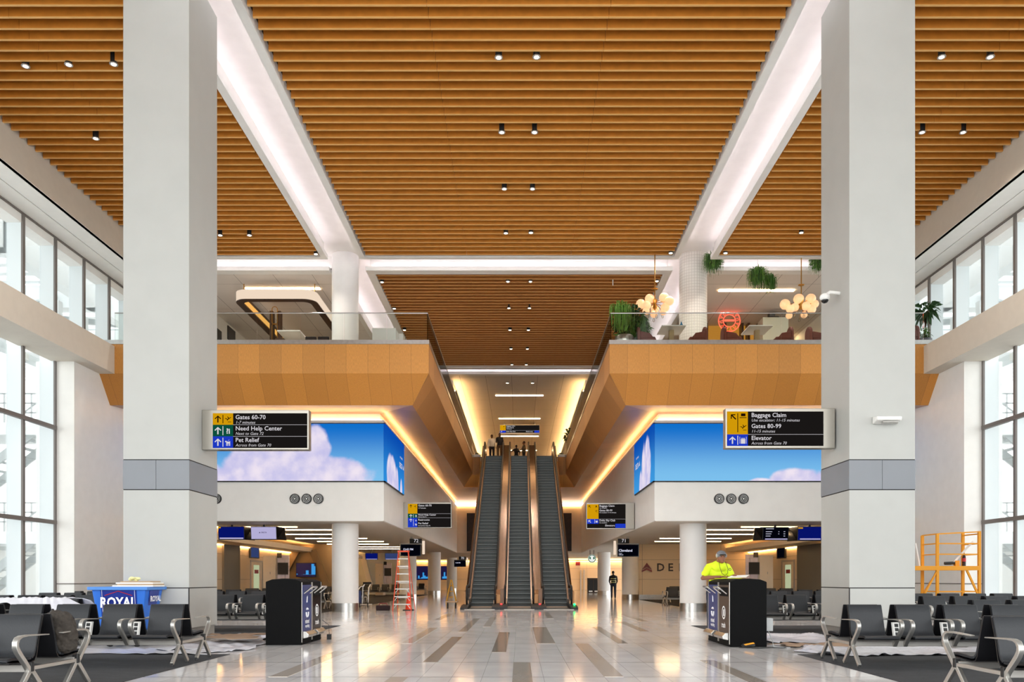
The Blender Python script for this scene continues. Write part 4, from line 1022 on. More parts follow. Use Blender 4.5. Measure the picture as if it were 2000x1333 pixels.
f = MB(); f.tube([(a+.08, onface(0, .96)-.006, .95), ((a+b_)/2, onface(0, 1.03)-.006, 1.03), (b_-.08, onface(0, .96)-.006, .95)], .007, 5); f.build('roof_emblem', RED, t)
f = MB(); lb = [(a+.03, .55), (b_-.03, .55), (b_-.03, 1.065), (a+.03, 1.065)]; f.tube([(px_, onface(0, pz_)-.008, pz_) for px_, pz_ in lb], .005, 5, closed=True); f.build('label_border', WTEXT, t)
f = MB(); f.slab([(x1-.07, y0+.2, .7), (x1-.07, y1-.2, .7), (x1-.005, y1-.17, 1.04), (x1-.005, y0+.17, 1.04)], (.012, 0, 0)); f.build('side_label', NAVY2, t)
f = MB(); text_geo(f, 'ROYAL', (x1+.018, (y0+y1)/2, .84), .14, '+x', 'CENTER', .03); f.build('lettering', WTEXT, t)
for k, (a, b_, c, d, z0, m_, lb) in enumerate([(-7.5, -6.75, 15.1, 15.6, 1.112, PAPER, 'bottom sheet of the pale stack lying on the blue cart'), (-7.42, -6.76, 15.12, 15.6, 1.139, CARTON, 'flattened brown cardboard in the stack on the blue cart'),
        (-7.46, -6.78, 15.15, 15.62, 1.164, PAPER, 'pale board near the top of the stack on the blue cart'), (-7.38, -6.83, 15.16, 15.6, 1.189, CARTON, 'topmost flattened cardboard on the blue cart')]):
    MB().box(a, b_, c, d, z0, z0+.024).build('cardboard_sheet', m_, None, lb, 'cardboard', 'flattened cardboard on the cart')
f = MB(); random.seed(3)
for k in range(9): f.ell((-7.2+random.uniform(-.09, .09), 15.35+random.uniform(-.05, .05), 1.245+random.uniform(-.01, .03)), (.05, .04, .03), 7, 5)
f.build('crumpled_paper', mat('pale_yellow_paper', '#E3E2A8', .8), None, 'crumpled pale yellow paper on top of the cardboard', 'paper')
# =================================================================== BACKPACK
t = thing('backpack', 'rumpled dark grey brown backpack on the nearest left bench', 'backpack', (-5.16, 9.47, .43))
f = MB()
f.ell((-5.17, 9.23, .66), (.185, .12, .23), 18, 12); f.ell((-5.15, 9.31, .58), (.14, .09, .14), 14, 9); f.ell((-5.17, 9.20, .82), (.15, .09, .08), 14, 8); f.ell((-5.18, 9.24, .50), (.18, .13, .10), 14, 8)
def remesh(v):
    def g_(o):
        m_ = o.modifiers.new('remesh', 'REMESH'); m_.mode = 'VOXEL'; m_.voxel_size = v; m_.use_smooth_shade = True
        s2 = o.modifiers.new('smooth', 'SMOOTH'); s2.iterations = 4; s2.factor = .5
    return g_
def crumple(st, sz):
    def g_(o):
        tx = bpy.data.textures.new('folds', 'CLOUDS'); tx.noise_scale = sz
        d = o.modifiers.new('folds', 'DISPLACE'); d.texture = tx; d.strength = st; d.mid_level = .5; d.texture_coords = 'LOCAL'
    return g_
f.build('bag_body', BAGM, t, mods=[remesh(.010), crumple(.055, .07)])
for k in range(3):
    f = MB(); xo = -.08+.08*k
    f.tube([(-5.17+xo, 9.15, .85), (-5.18+xo*1.1, 9.25, .905-.02*k), (-5.17+xo, 9.35, .80), (-5.16+xo, 9.395, .62)], .014, 6); f.build('strap', BLKCL, t, smooth=True)
# =================================================================== SHEETS
def sheet(name, m_, x0, x1, y0, y1, nx, ny, amp, zf, label, cat, th=.004, fq=2):
    random.seed(int(abs(x0*31+y0*17)))
    ph = [(random.uniform(1, 7), random.uniform(1, 7), random.uniform(0, 6), random.uniform(.3, 1)) for _ in range(10)]
    f = MB(); vs = []
    for j in range(ny+1):
        for i in range(nx+1):
            u, v = i/nx, j/ny; x = x0+(x1-x0)*u; y = y0+(y1-y0)*v
            ed = .18*math.sin(7*v+x0)+.1*math.sin(17*v); ed2 = .15*math.sin(6*u+y0)+.07*math.sin(19*u)
            x += ed*(1 if u > .5 else -1)*abs(2*u-1)**3; y += ed2*(1 if v > .5 else -1)*abs(2*v-1)**3
            w = sum(a_*math.sin(p*x*fq+q*y*fq+r) for p, q, r, a_ in ph)/6
            vs.append((x, y, zf(x, y)+amp*(abs(w)**1.3)))
    fs = [(j*(nx+1)+i, j*(nx+1)+i+1, (j+1)*(nx+1)+i+1, (j+1)*(nx+1)+i) for j in range(ny) for i in range(nx)]
    f.add(vs, fs)
    def solid(o): s2 = o.modifiers.new('solid', 'SOLIDIFY'); s2.thickness = th
    return f.build(name, m_, None, label, cat, smooth=True, mods=[solid])
KRAFT = mat('brown_kraft', '#A58A72', .85, noise=.15, nscale=4)
gz = lambda x, y: .012
sheet('plastic_sheet', SHEET, -6.2, -4.95, 14.2, 18.0, 40, 50, .10, gz, 'crinkled pale plastic sheet on the floor between the left pillar and bins', 'sheet')
sheet('paper_sheet', KRAFT, -6.2, -5.1, 15.4, 16.6, 20, 20, .04, lambda x, y: .13, 'brown paper sheet on the plastic at the foot of the left pillar', 'sheet')
sheet('plastic_sheet', SHEET, -9.6, -5.1, 13.45, 14.6, 60, 24, .05, gz, 'white plastic strip on the floor behind the left benches', 'sheet')
sheet('plastic_sheet', SHEET, 4.85, 6.2, 15.9, 18.0, 40, 44, .16, gz, 'crumpled white plastic sheet between the right bins and pillar', 'sheet')
sheet('plastic_sheet', SHEET, 4.95, 9.6, 13.35, 14.75, 70, 26, .09, gz, 'long crumpled white plastic sheet behind the right benches', 'sheet')
sheet('paper_sheet', KRAFT, 4.9, 6.25, 15.0, 15.75, 20, 14, .05, lambda x, y: .02, 'brown paper showing between the white sheets by the right pillar', 'sheet')
sheet('plastic_sheet', SHEET, -11.3, -8.5, 15.52, 15.98, 140, 20, .06, lambda x, y: .885-1.6*max(0, 15.64-y)-1.6*max(0, y-15.86), 'translucent plastic sheet draped over the benches left of the blue cart', 'sheet', fq=5)
# =================================================================== LADDER, CONE, TOOLBOX, LUGGAGE CART
t = thing('step_ladder', 'tall orange step ladder with aluminium steps in front of gate 72', 'ladder', (-4.6, 32.6, 0))
def lx(z, s_): return -4.61+s_*(.36-.165*z/2.35)
for s_ in (-1, 1):
    MB().bar((lx(0, s_), 32.2, 0.01), (lx(2.35, s_), 32.62, 2.35), .03, .07).build('front_rail', ORANGE, t)
    MB().bar((lx(0, s_), 33.45, 0.01), (lx(2.35, s_), 32.72, 2.3), .025, .05).build('rear_rail', ORANGE, t)
for k in range(7):
    z = .26+.3*k; y = 32.2+.42*z/2.35
    MB().box(lx(z, -1), lx(z, 1), y-.02, y+.10, z-.02, z+.02).build('step', ALU, t)
    if k < 3:
        for s_ in (-1, 1): MB().bar((lx(z, s_)-s_*.02, y-.03, z-.16), (lx(z, s_)-s_*.14, y-.03, z), .02).build('brace', ALU, t)
for k in range(3):
    z = .5+.6*k; y = 33.45-.73*z/2.3; MB().box(lx(z, -1), lx(z, 1), y-.012, y+.012, z-.02, z+.02).build('rear_rung', ALU, t)
MB().box(lx(2.35, -1)-.03, lx(2.35, 1)+.03, 32.55, 32.80, 2.33, 2.39).build('top_cap', ORANGE, t)
t = thing('traffic_cone', 'bright red orange traffic cone under the step ladder', 'cone', (-4.45, 32.95, 0))
MB().lathe([(.15, .03), (.13, .06), (.035, .72), (.03, .74)], (-4.45, 32.95, 0), 20).build('cone_body', mat('cone_orange', '#F2401C', .5), t, smooth=True)
MB().box(-4.66, -4.24, 32.74, 33.16, 0, .03).build('cone_base', BLACK, t, bevel=.01)
t = thing('tool_bag', 'dark red and black tool bag on the floor by the round column', 'tool bag', (-5.45, 32.8, 0))
MB().box(-5.72, -5.18, 32.68, 32.98, 0, .20).build('bag_body', mat('toolbag', '#2A1416', .8, noise=.4, nscale=20), t, bevel=.03)
f = MB(); f.tube([(-5.62, 32.83, .19), (-5.58, 32.83, .28), (-5.32, 32.83, .28), (-5.28, 32.83, .19)], .02, 6); f.build('bag_handle', MAROON, t)
t = thing('luggage_trolley', 'steel luggage trolley with black wheels parked behind the left round column', 'trolley', (-6.7, 35.6, 0))
for dx in (-.06, .2): 
    f = MB(); f.tube([(-6.75+dx, 35.5, .12), (-6.72+dx, 35.55, .9), (-6.65+dx, 35.6, 1.05)], .022, 8); f.build('frame_tube', CHROME, t, smooth=True)
f = MB(); f.tube([(-6.98, 35.5, .15), (-6.98, 35.5, .75), (-6.9, 35.5, .9), (-6.72, 35.55, .97)], .018, 8); f.build('side_loop', CHROME, t, smooth=True)
MB().box(-6.97, -6.84, 35.48, 35.5, .2, .75).build('advert_panel', NAVY, t)
f = MB(); f.tube([(-6.78, 35.6, 1.08), (-6.42, 35.6, 1.08)], .05, 8); f.build('handle', BLACK, t)
for wx in (-6.9, -6.55):
    MB().tube([(wx-.02, 35.5, .12), (wx+.02, 35.5, .12)], .12, 16).build('wheel', BLACK, t, smooth=True)
MB().box(-6.95, -6.5, 35.4, 36.2, .12, .16).build('deck', GREYM, t)
t = thing('floor_sign', 'yellow A frame stand left of the escalators', 'A-frame', (-3.6, 43.5, 0))
for a, b_ in ((-3.78, -3.62), (-3.42, -3.58)):
    for dy in (0, .35): MB().bar((a-.09*(1 if a < -3.6 else -1), 43.3+dy, .0), (b_, 43.47, 1.22), .06, .06).build('rail', YSIGN, t)
for z in (.3, .6, .9): MB().box(-3.72+.08*z, -3.48-.06*z, 43.3+.12*z, 43.34+.12*z, z-.03, z+.03).build('step', YSIGN, t)
t = thing('dolly', 'small wooden dolly on the floor left of the escalators', 'dolly', (-2.95, 35.5, 0))
MB().box(-3.2, -2.65, 35.2, 35.8, .24, .29).build('platform', CARTON, t, bevel=.01)
for wx in (-3.1, -2.75):
    for wy in (35.3, 35.7):
        f = MB(); f.tube([(wx-.02, wy, .08), (wx+.02, wy, .08)], .08, 12); f.box(wx-.015, wx+.015, wy-.02, wy+.02, .08, .25); f.build('caster', BLACK, t)
# =================================================================== SCAFFOLD
t = thing('scaffold', 'yellow rolling scaffold with platform and guard rails behind the right benches', 'scaffold', (12, 23.4, 0))
ya, yb = 23.0, 23.85; xl, xr = 817/69.6, 899/69.6
def post(x, y, z1): MB().box(x-.035, x+.035, y-.035, y+.035, .12, z1).build('post', YELLOW, t)
for x in (xl, xr):
    for y in (ya, yb): post(x, y, 2.52 if x == xl else 2.60); MB().tube([(x-.02, y, .06), (x+.02, y, .06)], .06, 12).build('caster', BLACK, t)
for z in (1.95, 2.25, 2.52): 
    MB().bar((xl, ya, z), (xr, ya, z+(.06 if z > 2.4 else 0)), .035).build('guard_rail', YELLOW, t)
    for x in (xl, xr): MB().bar((x, ya, z), (x, yb, z), .035).build('guard_rail', YELLOW, t)
for z in (.9, .35):
    MB().bar((xl, ya, z), (xr, ya, z), .035).build('side_rail', YELLOW, t)
    for x in (xl, xr): MB().bar((x, ya, z), (x, yb, z), .035).build('ladder_rung', YELLOW, t)
MB().box(xl-.75, xr, ya-.04, yb+.04, 1.50, 1.62).build('platform', YELLOW, t)
MB().bar((xl, ya, 1.5), (xl-.4, ya, .75), .04).build('brace', YELLOW, t); MB().bar((xr, ya, .75), (xr-.35, ya, 1.5), .05).build('brace', YELLOW, t)
MB().bar((xl-.03, yb, .75), (xl+.45, yb, 1.5), .04).build('brace', YELLOW, t)
f = MB(); f.bar((xr-.62, 23.3, 1.66), (xr-.06, 23.2, 2.32), .03, .05); f.build('white_strip', WHITE, None, 'long white trim strip leaning on the scaffold rail', 'trim strip')
f = MB(); f.bar((xl-.3, 23.4, 1.63), (xl-.42, 23.4, 2.28), .03, .05); f.build('white_strip', WHITE, None, 'short white strip standing at the left end of the scaffold', 'trim strip')
t = thing('cordless_drill', 'black and yellow cordless drill on the scaffold platform', 'drill', (12.5, 23.3, 1.62))
MB().tube([(12.1, 23.3, 1.70), (12.4, 23.3, 1.71)], .045, 10).build('drill_body', BLACK, t, smooth=True); MB().box(12.38, 12.5, 23.24, 23.36, 1.62, 1.78).build('battery', YELLOW, t, bevel=.01)
t = thing('drink_bottle', 'dark soft drink bottle with red label standing on the scaffold platform', 'bottle', (12.68, 23.35, 1.62))
MB().ring((12.68, 23.35, 1.85), .0, .0535, 'z', .10, 16).build('red_label', RED, t)
MB().lathe([(.05, 0), (.05, .12), (.052, .13), (.052, .2), (.05, .21), (.045, .27), (.02, .33), (.02, .37)], (12.78-.1, 23.35, 1.62), 14).build('bottle_body', mat('cola_bottle', '#2A1210', .25), t, smooth=True)
# =================================================================== FITTINGS ON THE WHITE BULKHEADS AND PILLARS
def diffuser(px, label, s_):
    x = X(px, 30.2); z = Z(975, 30.2)
    t = thing('air_diffuser', label, 'air vent', (x, 30.16, z-.19), group='round air nozzles')
    MB().ring((x, 30.2, z), .165, .19, '-y', .03, 28).build('rim', BLACK, t, smooth=True)
    MB().disc((x, 30.2, z), .155, '-y', .006, 24).build('recess', BLACK, t)
    for r in (.125, .078): MB().ring((x, 30.19, z), r-.006, r+.006, '-y', .02, 24).build('louvre_ring', STEEL, t)
    MB().disc((x, 30.19, z), .032, '-y', .025, 16).build('centre_cap', STEEL, t)
for i, px in enumerate((576, 599, 622)): diffuser(px, f'{["left", "middle", "right"][i]} of three round air nozzles below the left video wall', -1)
for i, px in enumerate((1404.5, 1428, 1452)): diffuser(px, f'{["left", "middle", "right"][i]} of three round air nozzles below the right video wall', 1)
diffuser(423, 'round air nozzle half hidden by the left pillar', -1)
t = thing('security_camera', 'white dome security camera on an arm at the inner face of the right pillar', 'camera', (6.2, 16.3, 6.6))
s0 = F/16.3; cz = H+(VY-583)/s0; cx = (1611-VX)/s0
MB().tube([(6.38, 16.3, cz+.10), (cx+.1, 16.3, cz+.12), (cx+.02, 16.3, cz+.06)], .035, 10).build('arm', WHITE, t, smooth=True)
MB().ell((cx, 16.3, cz+.02), (.10, .10, .08), 16, 10).build('housing', WHITE, t, smooth=True); MB().ell((cx, 16.3, cz-.04), (.07, .07, .06), 16, 10).build('dome', BLACKG, t, smooth=True)
t = thing('wall_lamp', 'small white wedge shaped fixture on the front face of the right pillar', 'wall fixture', (7.0, 15.7, 4.2))  # wifi/speaker box on the pillar face, gives no light
s0 = F/15.83; xa, xb = (1703-VX)/s0, (1752-VX)/s0; z1 = H+(VY-815)/s0; z0 = H+(VY-830)/s0
f = MB(); f.ext([(15.825, z1), (15.825, z0), (15.62, z0+.05), (15.60, z1-.03)], 'x', xa, xb); f.build('housing', WHITE, t, bevel=.02)
MB().box(xa+.12, xb-.06, 15.62, 15.72, z0+.005, z0+.03).build('louvre', GREYM, t)
# =================================================================== HANGING FLIGHT SCREENS
def tv(px0, px1, py0, py1, Y, s_, m_, label, txt=(), small=False):
    x0, x1, z1, z0 = X(px0, Y), X(px1, Y), Z(py0, Y), Z(py1, Y)
    t = thing('flight_screen', label, 'hanging screen', ((x0+x1)/2, Y, z0))
    d = .09; tl = .06
    f = MB(); f.ext([(Y, z0), (Y+d, z0), (Y+d-tl*0, z1), (Y-tl, z1)], 'x', x0, x1); f.build('casing', BLACK, t, bevel=.006)
    f = MB(); f.slab([(x0+.025, Y-.004, z0+.03), (x1-.025, Y-.004, z0+.03), (x1-.025, Y-tl-.002, z1-.025), (x0+.025, Y-tl-.002, z1-.025)], (0, -.003, 0)); f.build('display', m_, t)
    e, g2 = (x1, x1+.16) if s_ < 0 else (x0, x0-.16)
    if not small:
        f = MB(); f.loft([(e, Y, z0), (g2-s_*.06, Y+.5, z0), (g2-s_*.06, Y+.56, z0), (e, Y+.09, z0)], [(e, Y-tl, z1), (g2, Y+.5, z1-.02), (g2, Y+.56, z1-.02), (e, Y+.09, z1)]); f.build('second_casing', BLACKG, t)
    xm = (x0+x1)/2; MB().box(xm-.04, xm+.04, Y+.02, Y+.08, z1-.02, ZB0-.02).build('mount', BLACK, t)
    for (tx, u, v, sz, mm) in txt:
        f = MB(); text_geo(f, tx, (x0+(x1-x0)*u, Y-.012-tl*v, z0+(z1-z0)*v), sz, '-y', 'LEFT', .01); f.build('lettering', mm, t)
    return t, x0, x1, z0, z1, Y
def tvbar(r, m_, u0, u1, v0, v1, name='caption_bar'):
    t, x0, x1, z0, z1, Y = r; f = MB(); f.box(x0+(x1-x0)*u0, x0+(x1-x0)*u1, Y-.02-.06*v1, Y-.008-.06*v0, z0+(z1-z0)*v0, z0+(z1-z0)*v1); f.build(name, m_, t)
LETD = emis('screen_dark_text', '#3A2A50', .8)
r = tv(427, 478, 1029, 1055, 32, -1, SCRB, 'hanging flight screen with a blue picture next to the left pillar'); tvbar(r, SCRL, .05, .95, .06, .16); tvbar(r, SYEL, .0, .1, .86, .96)
r = tv(490, 541, 1029, 1055, 32, -1, SCRL, 'hanging flight screen showing a plain lilac airline page'); 
t, x0, x1, z0, z1, Y = r
f = MB(); text_geo(f, 'DELTA', (x0+.42, Y-.05, z0+.26), .07, '-y', 'LEFT', .02); f.build('lettering', LETD, t)
f = MB(); f.add([(x0+.33, Y-.05, z0+.26), (x0+.39, Y-.05, z0+.26), (x0+.36, Y-.05, z0+.31)], [(0, 1, 2)]); f.build('emblem', LETD, t)
r = tv(1489, 1540, 1030, 1056, 32, 1, SCRN, 'hanging flight screen with a black list of flights in the right bay',
       [])
for k, (u0, u1, v0) in enumerate(((.12, .42, .84), (.12, .36, .62), (.12, .33, .46), (.12, .3, .30), (.6, .63, .62), (.6, .63, .46), (.8, .86, .62), (.8, .86, .46), (.8, .86, .30))): tvbar(r, SCRT, u0, u1, v0, v0+.035, 'text_row')
tvbar(r, SCRL, .1, .95, .05, .13)
r = tv(1557, 1607, 1029, 1057, 32, 1, SCRB, 'hanging flight screen with a blue picture next to the right pillar'); tvbar(r, SCRL, .1, .9, .08, .16); tvbar(r, SYEL, .02, .2, .84, .93)
for px0, px1, m_, lb in ((714, 738, SCRB, 'small blue hanging screen behind the left round column'), (752, 778, SCRG, 'small pale blue hanging screen left of the step ladder')):
    r = tv(px0, px1, 1081, 1094, 58, -1, m_, lb, small=True); tvbar(r, SCRL, .05, .95, .06, .14)
# =================================================================== LOWER CONCOURSE WALLS AND GATE DESKS
struct(MB().box(-14.2, -11.0, 50, 50.3, 0, 3.4), 'wall_back', mat('wall_sand', '#A88F6C', .6))
for a, b_ in (((X(580, 49.9), 49.85, 3.0), (X(556, 49.9), 49.85, 1.6)), ((X(611, 49.9), 49.85, 3.0), (X(648, 49.9), 49.85, .3))):
    f = MB(); f.bar(a, b_, .34, .4); struct(f, 'trim_12', mat('strut_brown', '#8C7658', .6))
struct(MB().box(-14.2, -9.9, 66.2, 66.5, 0, 3.38), 'wall_back', mat('wall_daylit', '#D9DDD8', .6))
f = MB(); f.bar((X(708, 66), 66.05, 3.2), (X(724, 66), 66.05, .6), .4, .3); struct(f, 'trim_12', WHITE)
struct(MB().box(-14.0, -13.9, 38.6, 40.8, 0, 3.0), 'wall_left', mat('wall_grey_brown', '#6E675C', .6))
struct(MB().box(13.9, 14.0, 37.6, 41.0, 0, 3.0), 'wall_right', MATS['wall_grey_brown'])
SKYL, n, l, b_ = new_mat('screen_skyline'); g = NG(SKYL); q = g.xyz()
col_ = g.m('FLOOR', g.m('MULTIPLY', q[0], 6.0)); w1 = n.new('ShaderNodeTexWhiteNoise'); w1.noise_dimensions = '1D'; l.new(col_, w1.inputs['W'])
hgt = g.m('ADD', .12, g.m('MULTIPLY', g.m('POWER', w1.outputs[0], 2.2), .85)); msk = g.m('MULTIPLY', g.m('LESS_THAN', q[2], hgt), g.m('GREATER_THAN', q[2], .12))
cc = g.mix(msk, lin('#120E40'), lin('#39A6F0')); l.new(cc, b_.inputs['Emission Color']); b_.inputs['Emission Strength'].default_value = SIGN_LEVEL*.9; b_.inputs['Base Color'].default_value = (0, 0, 0, 1)
def skyline(x0, x1, y, z0, z1, label):
    t = thing('wall_screen', label, 'wall screen', ((x0+x1)/2, y, z0))
    MB().box(x0-.03, x1+.03, y, y+.08, z0-.03, z1+.03).build('casing', BLACK, t); MB().box(x0, x1, y-.006, y, z0, z1).build('display', SKYL, t)
skyline(X(579, 49.6), X(616, 49.6), 49.6, Z(1127, 49.6), Z(1101, 49.6), 'wall screen with a blue city skyline between the slanted struts at left')
skyline(X(806, 90.5), X(892, 90.5), 90.5, Z(1133, 90.5), Z(1107, 90.5), 'far wall screen with a glowing cyan skyline behind the left columns')
def gate_desk(x0, x1, Y, s_, label, k=1):
    t = thing('gate_desk_wall', label, 'gate desk', ((x0+x1)/2, Y, 0))
    MB().box(x0, x1, Y, Y+1.2, 0, 2.45).build('cabinet', CREAM, t, bevel=.01)
    MB().box(x0+.12, x1-.1, Y-.012, Y, 1.35, 2.35).build('cabinet_door', CREAM, t); MB().box(x0+.55*(x1-x0), x0+.6*(x1-x0), Y-.02, Y-.012, 1.5, 1.62).build('door_handle', GREYM, t)
    xa, xb = (x1, x1+.62) if s_ < 0 else (x0-.62, x0)
    f = MB()
    for i in range(3):
        for j in range(8): f.box(xa+.205*i+.01, xa+.205*(i+1)-.005, Y+.3-.03*((i+j) % 2), Y+.4, .9+.2*j, 1.09+.2*j)
    f.build('patterned_back_panel', mat('lilac_tiles', '#E8DCE4', .35), t)
    MB().box(xa+.1, xb+.0, Y+.05, Y+.12, 1.5, 2.1).build('monitor', BLACK, t)
    MB().box(xa+.02 if s_ < 0 else xb-.25, (xa+.25) if s_ < 0 else xb-.02, Y+.2, Y+.25, 2.35, 2.6).build('number_plate', BLACKG, t)
gate_desk(X(514, 42), X(538, 42), 42, -1, 'cream gate desk cabinet with lilac tiled back panel at left')
gate_desk(X(1484, 41), X(1510, 41), 41, 1, 'cream gate desk cabinet with lilac tiled back panel at right')
gate_desk(X(733, 63), X(748, 63), 63, -1, 'distant cream gate desk cabinet left of the step ladder')
def wall_door(s_, ya, yb, label):
    xw = s_*14.0; t = thing('gate_door', label, 'door', (xw, (ya+yb)/2, 0)); a, b2 = sorted((xw, xw-s_*.05))
    f = MB(); f.box(a, b2, ya, ya+.08, 0, 2.2); f.box(a, b2, yb-.08, yb, 0, 2.2); f.box(a, b2, ya, yb, 2.15, 2.25); f.build('door_frame', GREYM, t)
    MB().box(*sorted((xw, xw-s_*.03)), ya+.1, yb-.1, 0, 2.15).build('door_leaf', CREAM, t)
    MB().box(*sorted((xw-s_*.03, xw-s_*.04)), ya+.5, yb-.6, .3, 2.0).build('glazed_panel', emis('door_daylight', '#C9D2A8', .8), t)
    MB().box(*sorted((xw-s_*.04, xw-s_*.05)), ya+.6, yb-.75, 1.55, 1.75).build('red_notice', RED, t)
wall_door(-1, 42.6, 44.6, 'gate door with a narrow bright pane in the left wall')
wall_door(1, 41.6, 43.6, 'gate door with a narrow bright pane in the right wall')
for s_, y0, y1, nm, m2 in ((-1, 42.4, 43.9, 'left', SCRG), (1, 42.9, 44.3, 'right', SCRN)):
    t = thing('info_display', f'upright dark framed display high on the {nm} wall', 'display', (s_*14, (y0+y1)/2, 2.35))
    MB().box(*sorted((s_*13.99, s_*13.92)), y0, y1, 2.35, 2.95).build('casing', BLACK, t); MB().box(*sorted((s_*13.92, s_*13.91)), y0+.15, y1-.15, 2.4, 2.9).build('display', m2, t)
# lettering on the back wall at right
t = thing('wall_lettering', 'dark DELTA lettering with a dark red triangle emblem on the cream back wall', 'wall lettering', (9.5, 49.96, 1.7))
f = MB(); xt = X(1263, 50); za, zb2 = 1.68, 2.25
f.slab([(xt-.31, 49.95, za+.14), (xt, 49.95, zb2), (xt, 49.95, za+.30)], (0, -.03, 0)); f.slab([(xt+.31, 49.95, za+.14), (xt, 49.95, za+.30), (xt, 49.95, zb2)], (0, -.03, 0))
f.slab([(xt-.31, 49.95, za), (xt-.31, 49.95, za+.1), (xt, 49.95, za+.26), (xt, 49.95, za+.14)], (0, -.03, 0)); f.slab([(xt+.31, 49.95, za), (xt, 49.95, za+.14), (xt, 49.95, za+.26), (xt+.31, 49.95, za+.1)], (0, -.03, 0))
f.build('emblem', MAROON, t)
for ch, px in zip('DELTA', (1282, 1304, 1325, 1345, 1364)):
    f = MB(); text_geo(f, ch, (X(px, 50), 49.96, 1.75), .66, '-y', 'LEFT', .02, 0, .02); f.build('letter', DTEXT, t)
MB().box(X(1268+0, 50)+6.0, X(1268, 50)+6.3, 49.94, 49.97, 1.3, 1.42).build('red_label', RED, None, 'small red notice on the back wall right of the lettering', 'notice')
# hanging round coffee shop sign, far end wall fittings
t = thing('round_shop_sign', 'round white and green hanging shop sign right of the escalators', 'sign', (X(1156, 60), 60, Z(1100, 60)))
cx, cz = X(1156, 60), Z(1092, 60)
MB().disc((cx, 60, cz), .30, '-y', .10, 32).build('disc', emis('shop_white', '#F2F5F0', 1.0), t)
SG = emis('shop_green', '#1F6B4A', .8)
f = MB(); f.ring((cx, 59.9, cz), .235, .285, '-y', .004, 32); f.build('green_rim', SG, t)
for s_ in (-1, 1):
    f = MB(); f.slab([(cx+s_*.08, 59.89, cz-.05), (cx+s_*.2, 59.89, cz-.02), (cx+s_*.19, 59.89, cz+.12), (cx+s_*.10, 59.89, cz+.14)], (0, -.004, 0)); f.build('green_shape', SG, t)
for dx in (-.14, .14): MB().tube([(cx+dx, 59.95, cz+.25), (cx+dx, 59.95, ZB0-.02)], .02, 6).build('hanger', BLACK, t)
t = thing('waste_bin', 'distant pair of dark bins in one cabinet below the round shop sign', 'bin', (X(1159, 75), 75, 0))
MB().box(X(1148, 75), X(1171, 75), 75, 75.8, 0, 1.35).build('body', mat('bin_brown', '#3A2318', .5), t, bevel=.02)
for k in range(2): MB().box(X(1149+11*k, 75), X(1158.5+11*k, 75), 74.98, 75, .12, 1.2).build('front_panel', BLACK, t); MB().box(X(1150+11*k, 75), X(1157+11*k, 75), 74.9, 74.98, .08, .2).build('pedal', CHROME, t)
MB().box(X(1128, 88), X(1137, 88), 90.9, 90.96, Z(1105, 90), Z(1096, 90)).build('restroom_sign', MAROON, None, 'small dark square sign on the far wall right of the escalators', 'sign')
for px in (1134.5, 1141): MB().box(X(px, 90), X(px+1.6, 90), 90.8, 90.9, 0.0, Z(1114, 90)).build('door_handle_bar', STEEL, None, f'{"left" if px < 1138 else "right"} tall steel bar on the far wall beside the escalators', 'door handle')
for s_ in (-1, 1):
    f = MB(); f.box(*sorted((s_*3.55, s_*4.2)), 65.68, 65.79, 3.5, 6.55); f.build('dark_artwork', CANVAS, None, f'tall dark artwork panel on the end bulkhead {"left" if s_ < 0 else "right"} of the escalators', 'artwork')
# =================================================================== PLANTS
def strands(f, c, r, n, lmin, lmax, w=.02, seed=1, up=.2, m=0):
    rnd = random.Random(seed); c = Vector(c)
    for i in range(n):
        a = rnd.uniform(0, 2*math.pi); rr = r*rnd.uniform(.2, 1); L = rnd.uniform(lmin, lmax)
        p = c+Vector((math.cos(a)*rr*.5, math.sin(a)*rr*.5, rnd.uniform(-.05, up))); d = Vector((math.cos(a)*rr, math.sin(a)*rr, .25)); seg = 6; pts = []
        for k in range(seg+1):
            pts.append(p.copy()); p = p+d*(.28 if k < 2 else .06)*.9; p.z -= L*(k/seg)*.28; d *= .75
            p.x += rnd.uniform(-.015, .015)
        side = Vector((-math.sin(a+rnd.uniform(-1, 1)), math.cos(a), 0))*w
        for k in range(seg):
            ww = side*(1-k/seg*.6)
            f.add([pts[k]-ww, pts[k]+ww, pts[k+1]+ww*.8, pts[k+1]-ww*.8], [(0, 1, 2, 3)], m)
            if k > 1:   # small leaflets
                q = pts[k]; e = Vector((rnd.uniform(-1, 1), rnd.uniform(-1, 1), rnd.uniform(-.6, .5)))*.06
                f.add([q, q+e+side*.7, q+e*1.6, q+e-side*.7], [(0, 1, 2, 3)], m)
def leaves(f, c, r, n, L, w, seed=2, m=0, outward=True, droop=.3):
    rnd = random.Random(seed); c = Vector(c); r = r if isinstance(r, tuple) else (r, r, r)
    for i in range(n):
        v = Vector((rnd.gauss(0, 1), rnd.gauss(0, 1), rnd.gauss(0, 1))).normalized(); k = rnd.uniform(.3, 1)
        p = c+Vector((v.x*r[0]*k, v.y*r[1]*k, v.z*r[2]*k)); d = (v+Vector((rnd.uniform(-.5, .5),)*3)).normalized()*L*rnd.uniform(.6, 1.2)
        s2 = d.cross(Vector((rnd.uniform(-1, 1), rnd.uniform(-1, 1), 1))).normalized()*w
        mid = p+d*.5+Vector((0, 0, .02)); tip = p+d-Vector((0, 0, L*droop))
        f.add([p, mid+s2, tip, mid-s2], [(0, 1, 2, 3)], m)
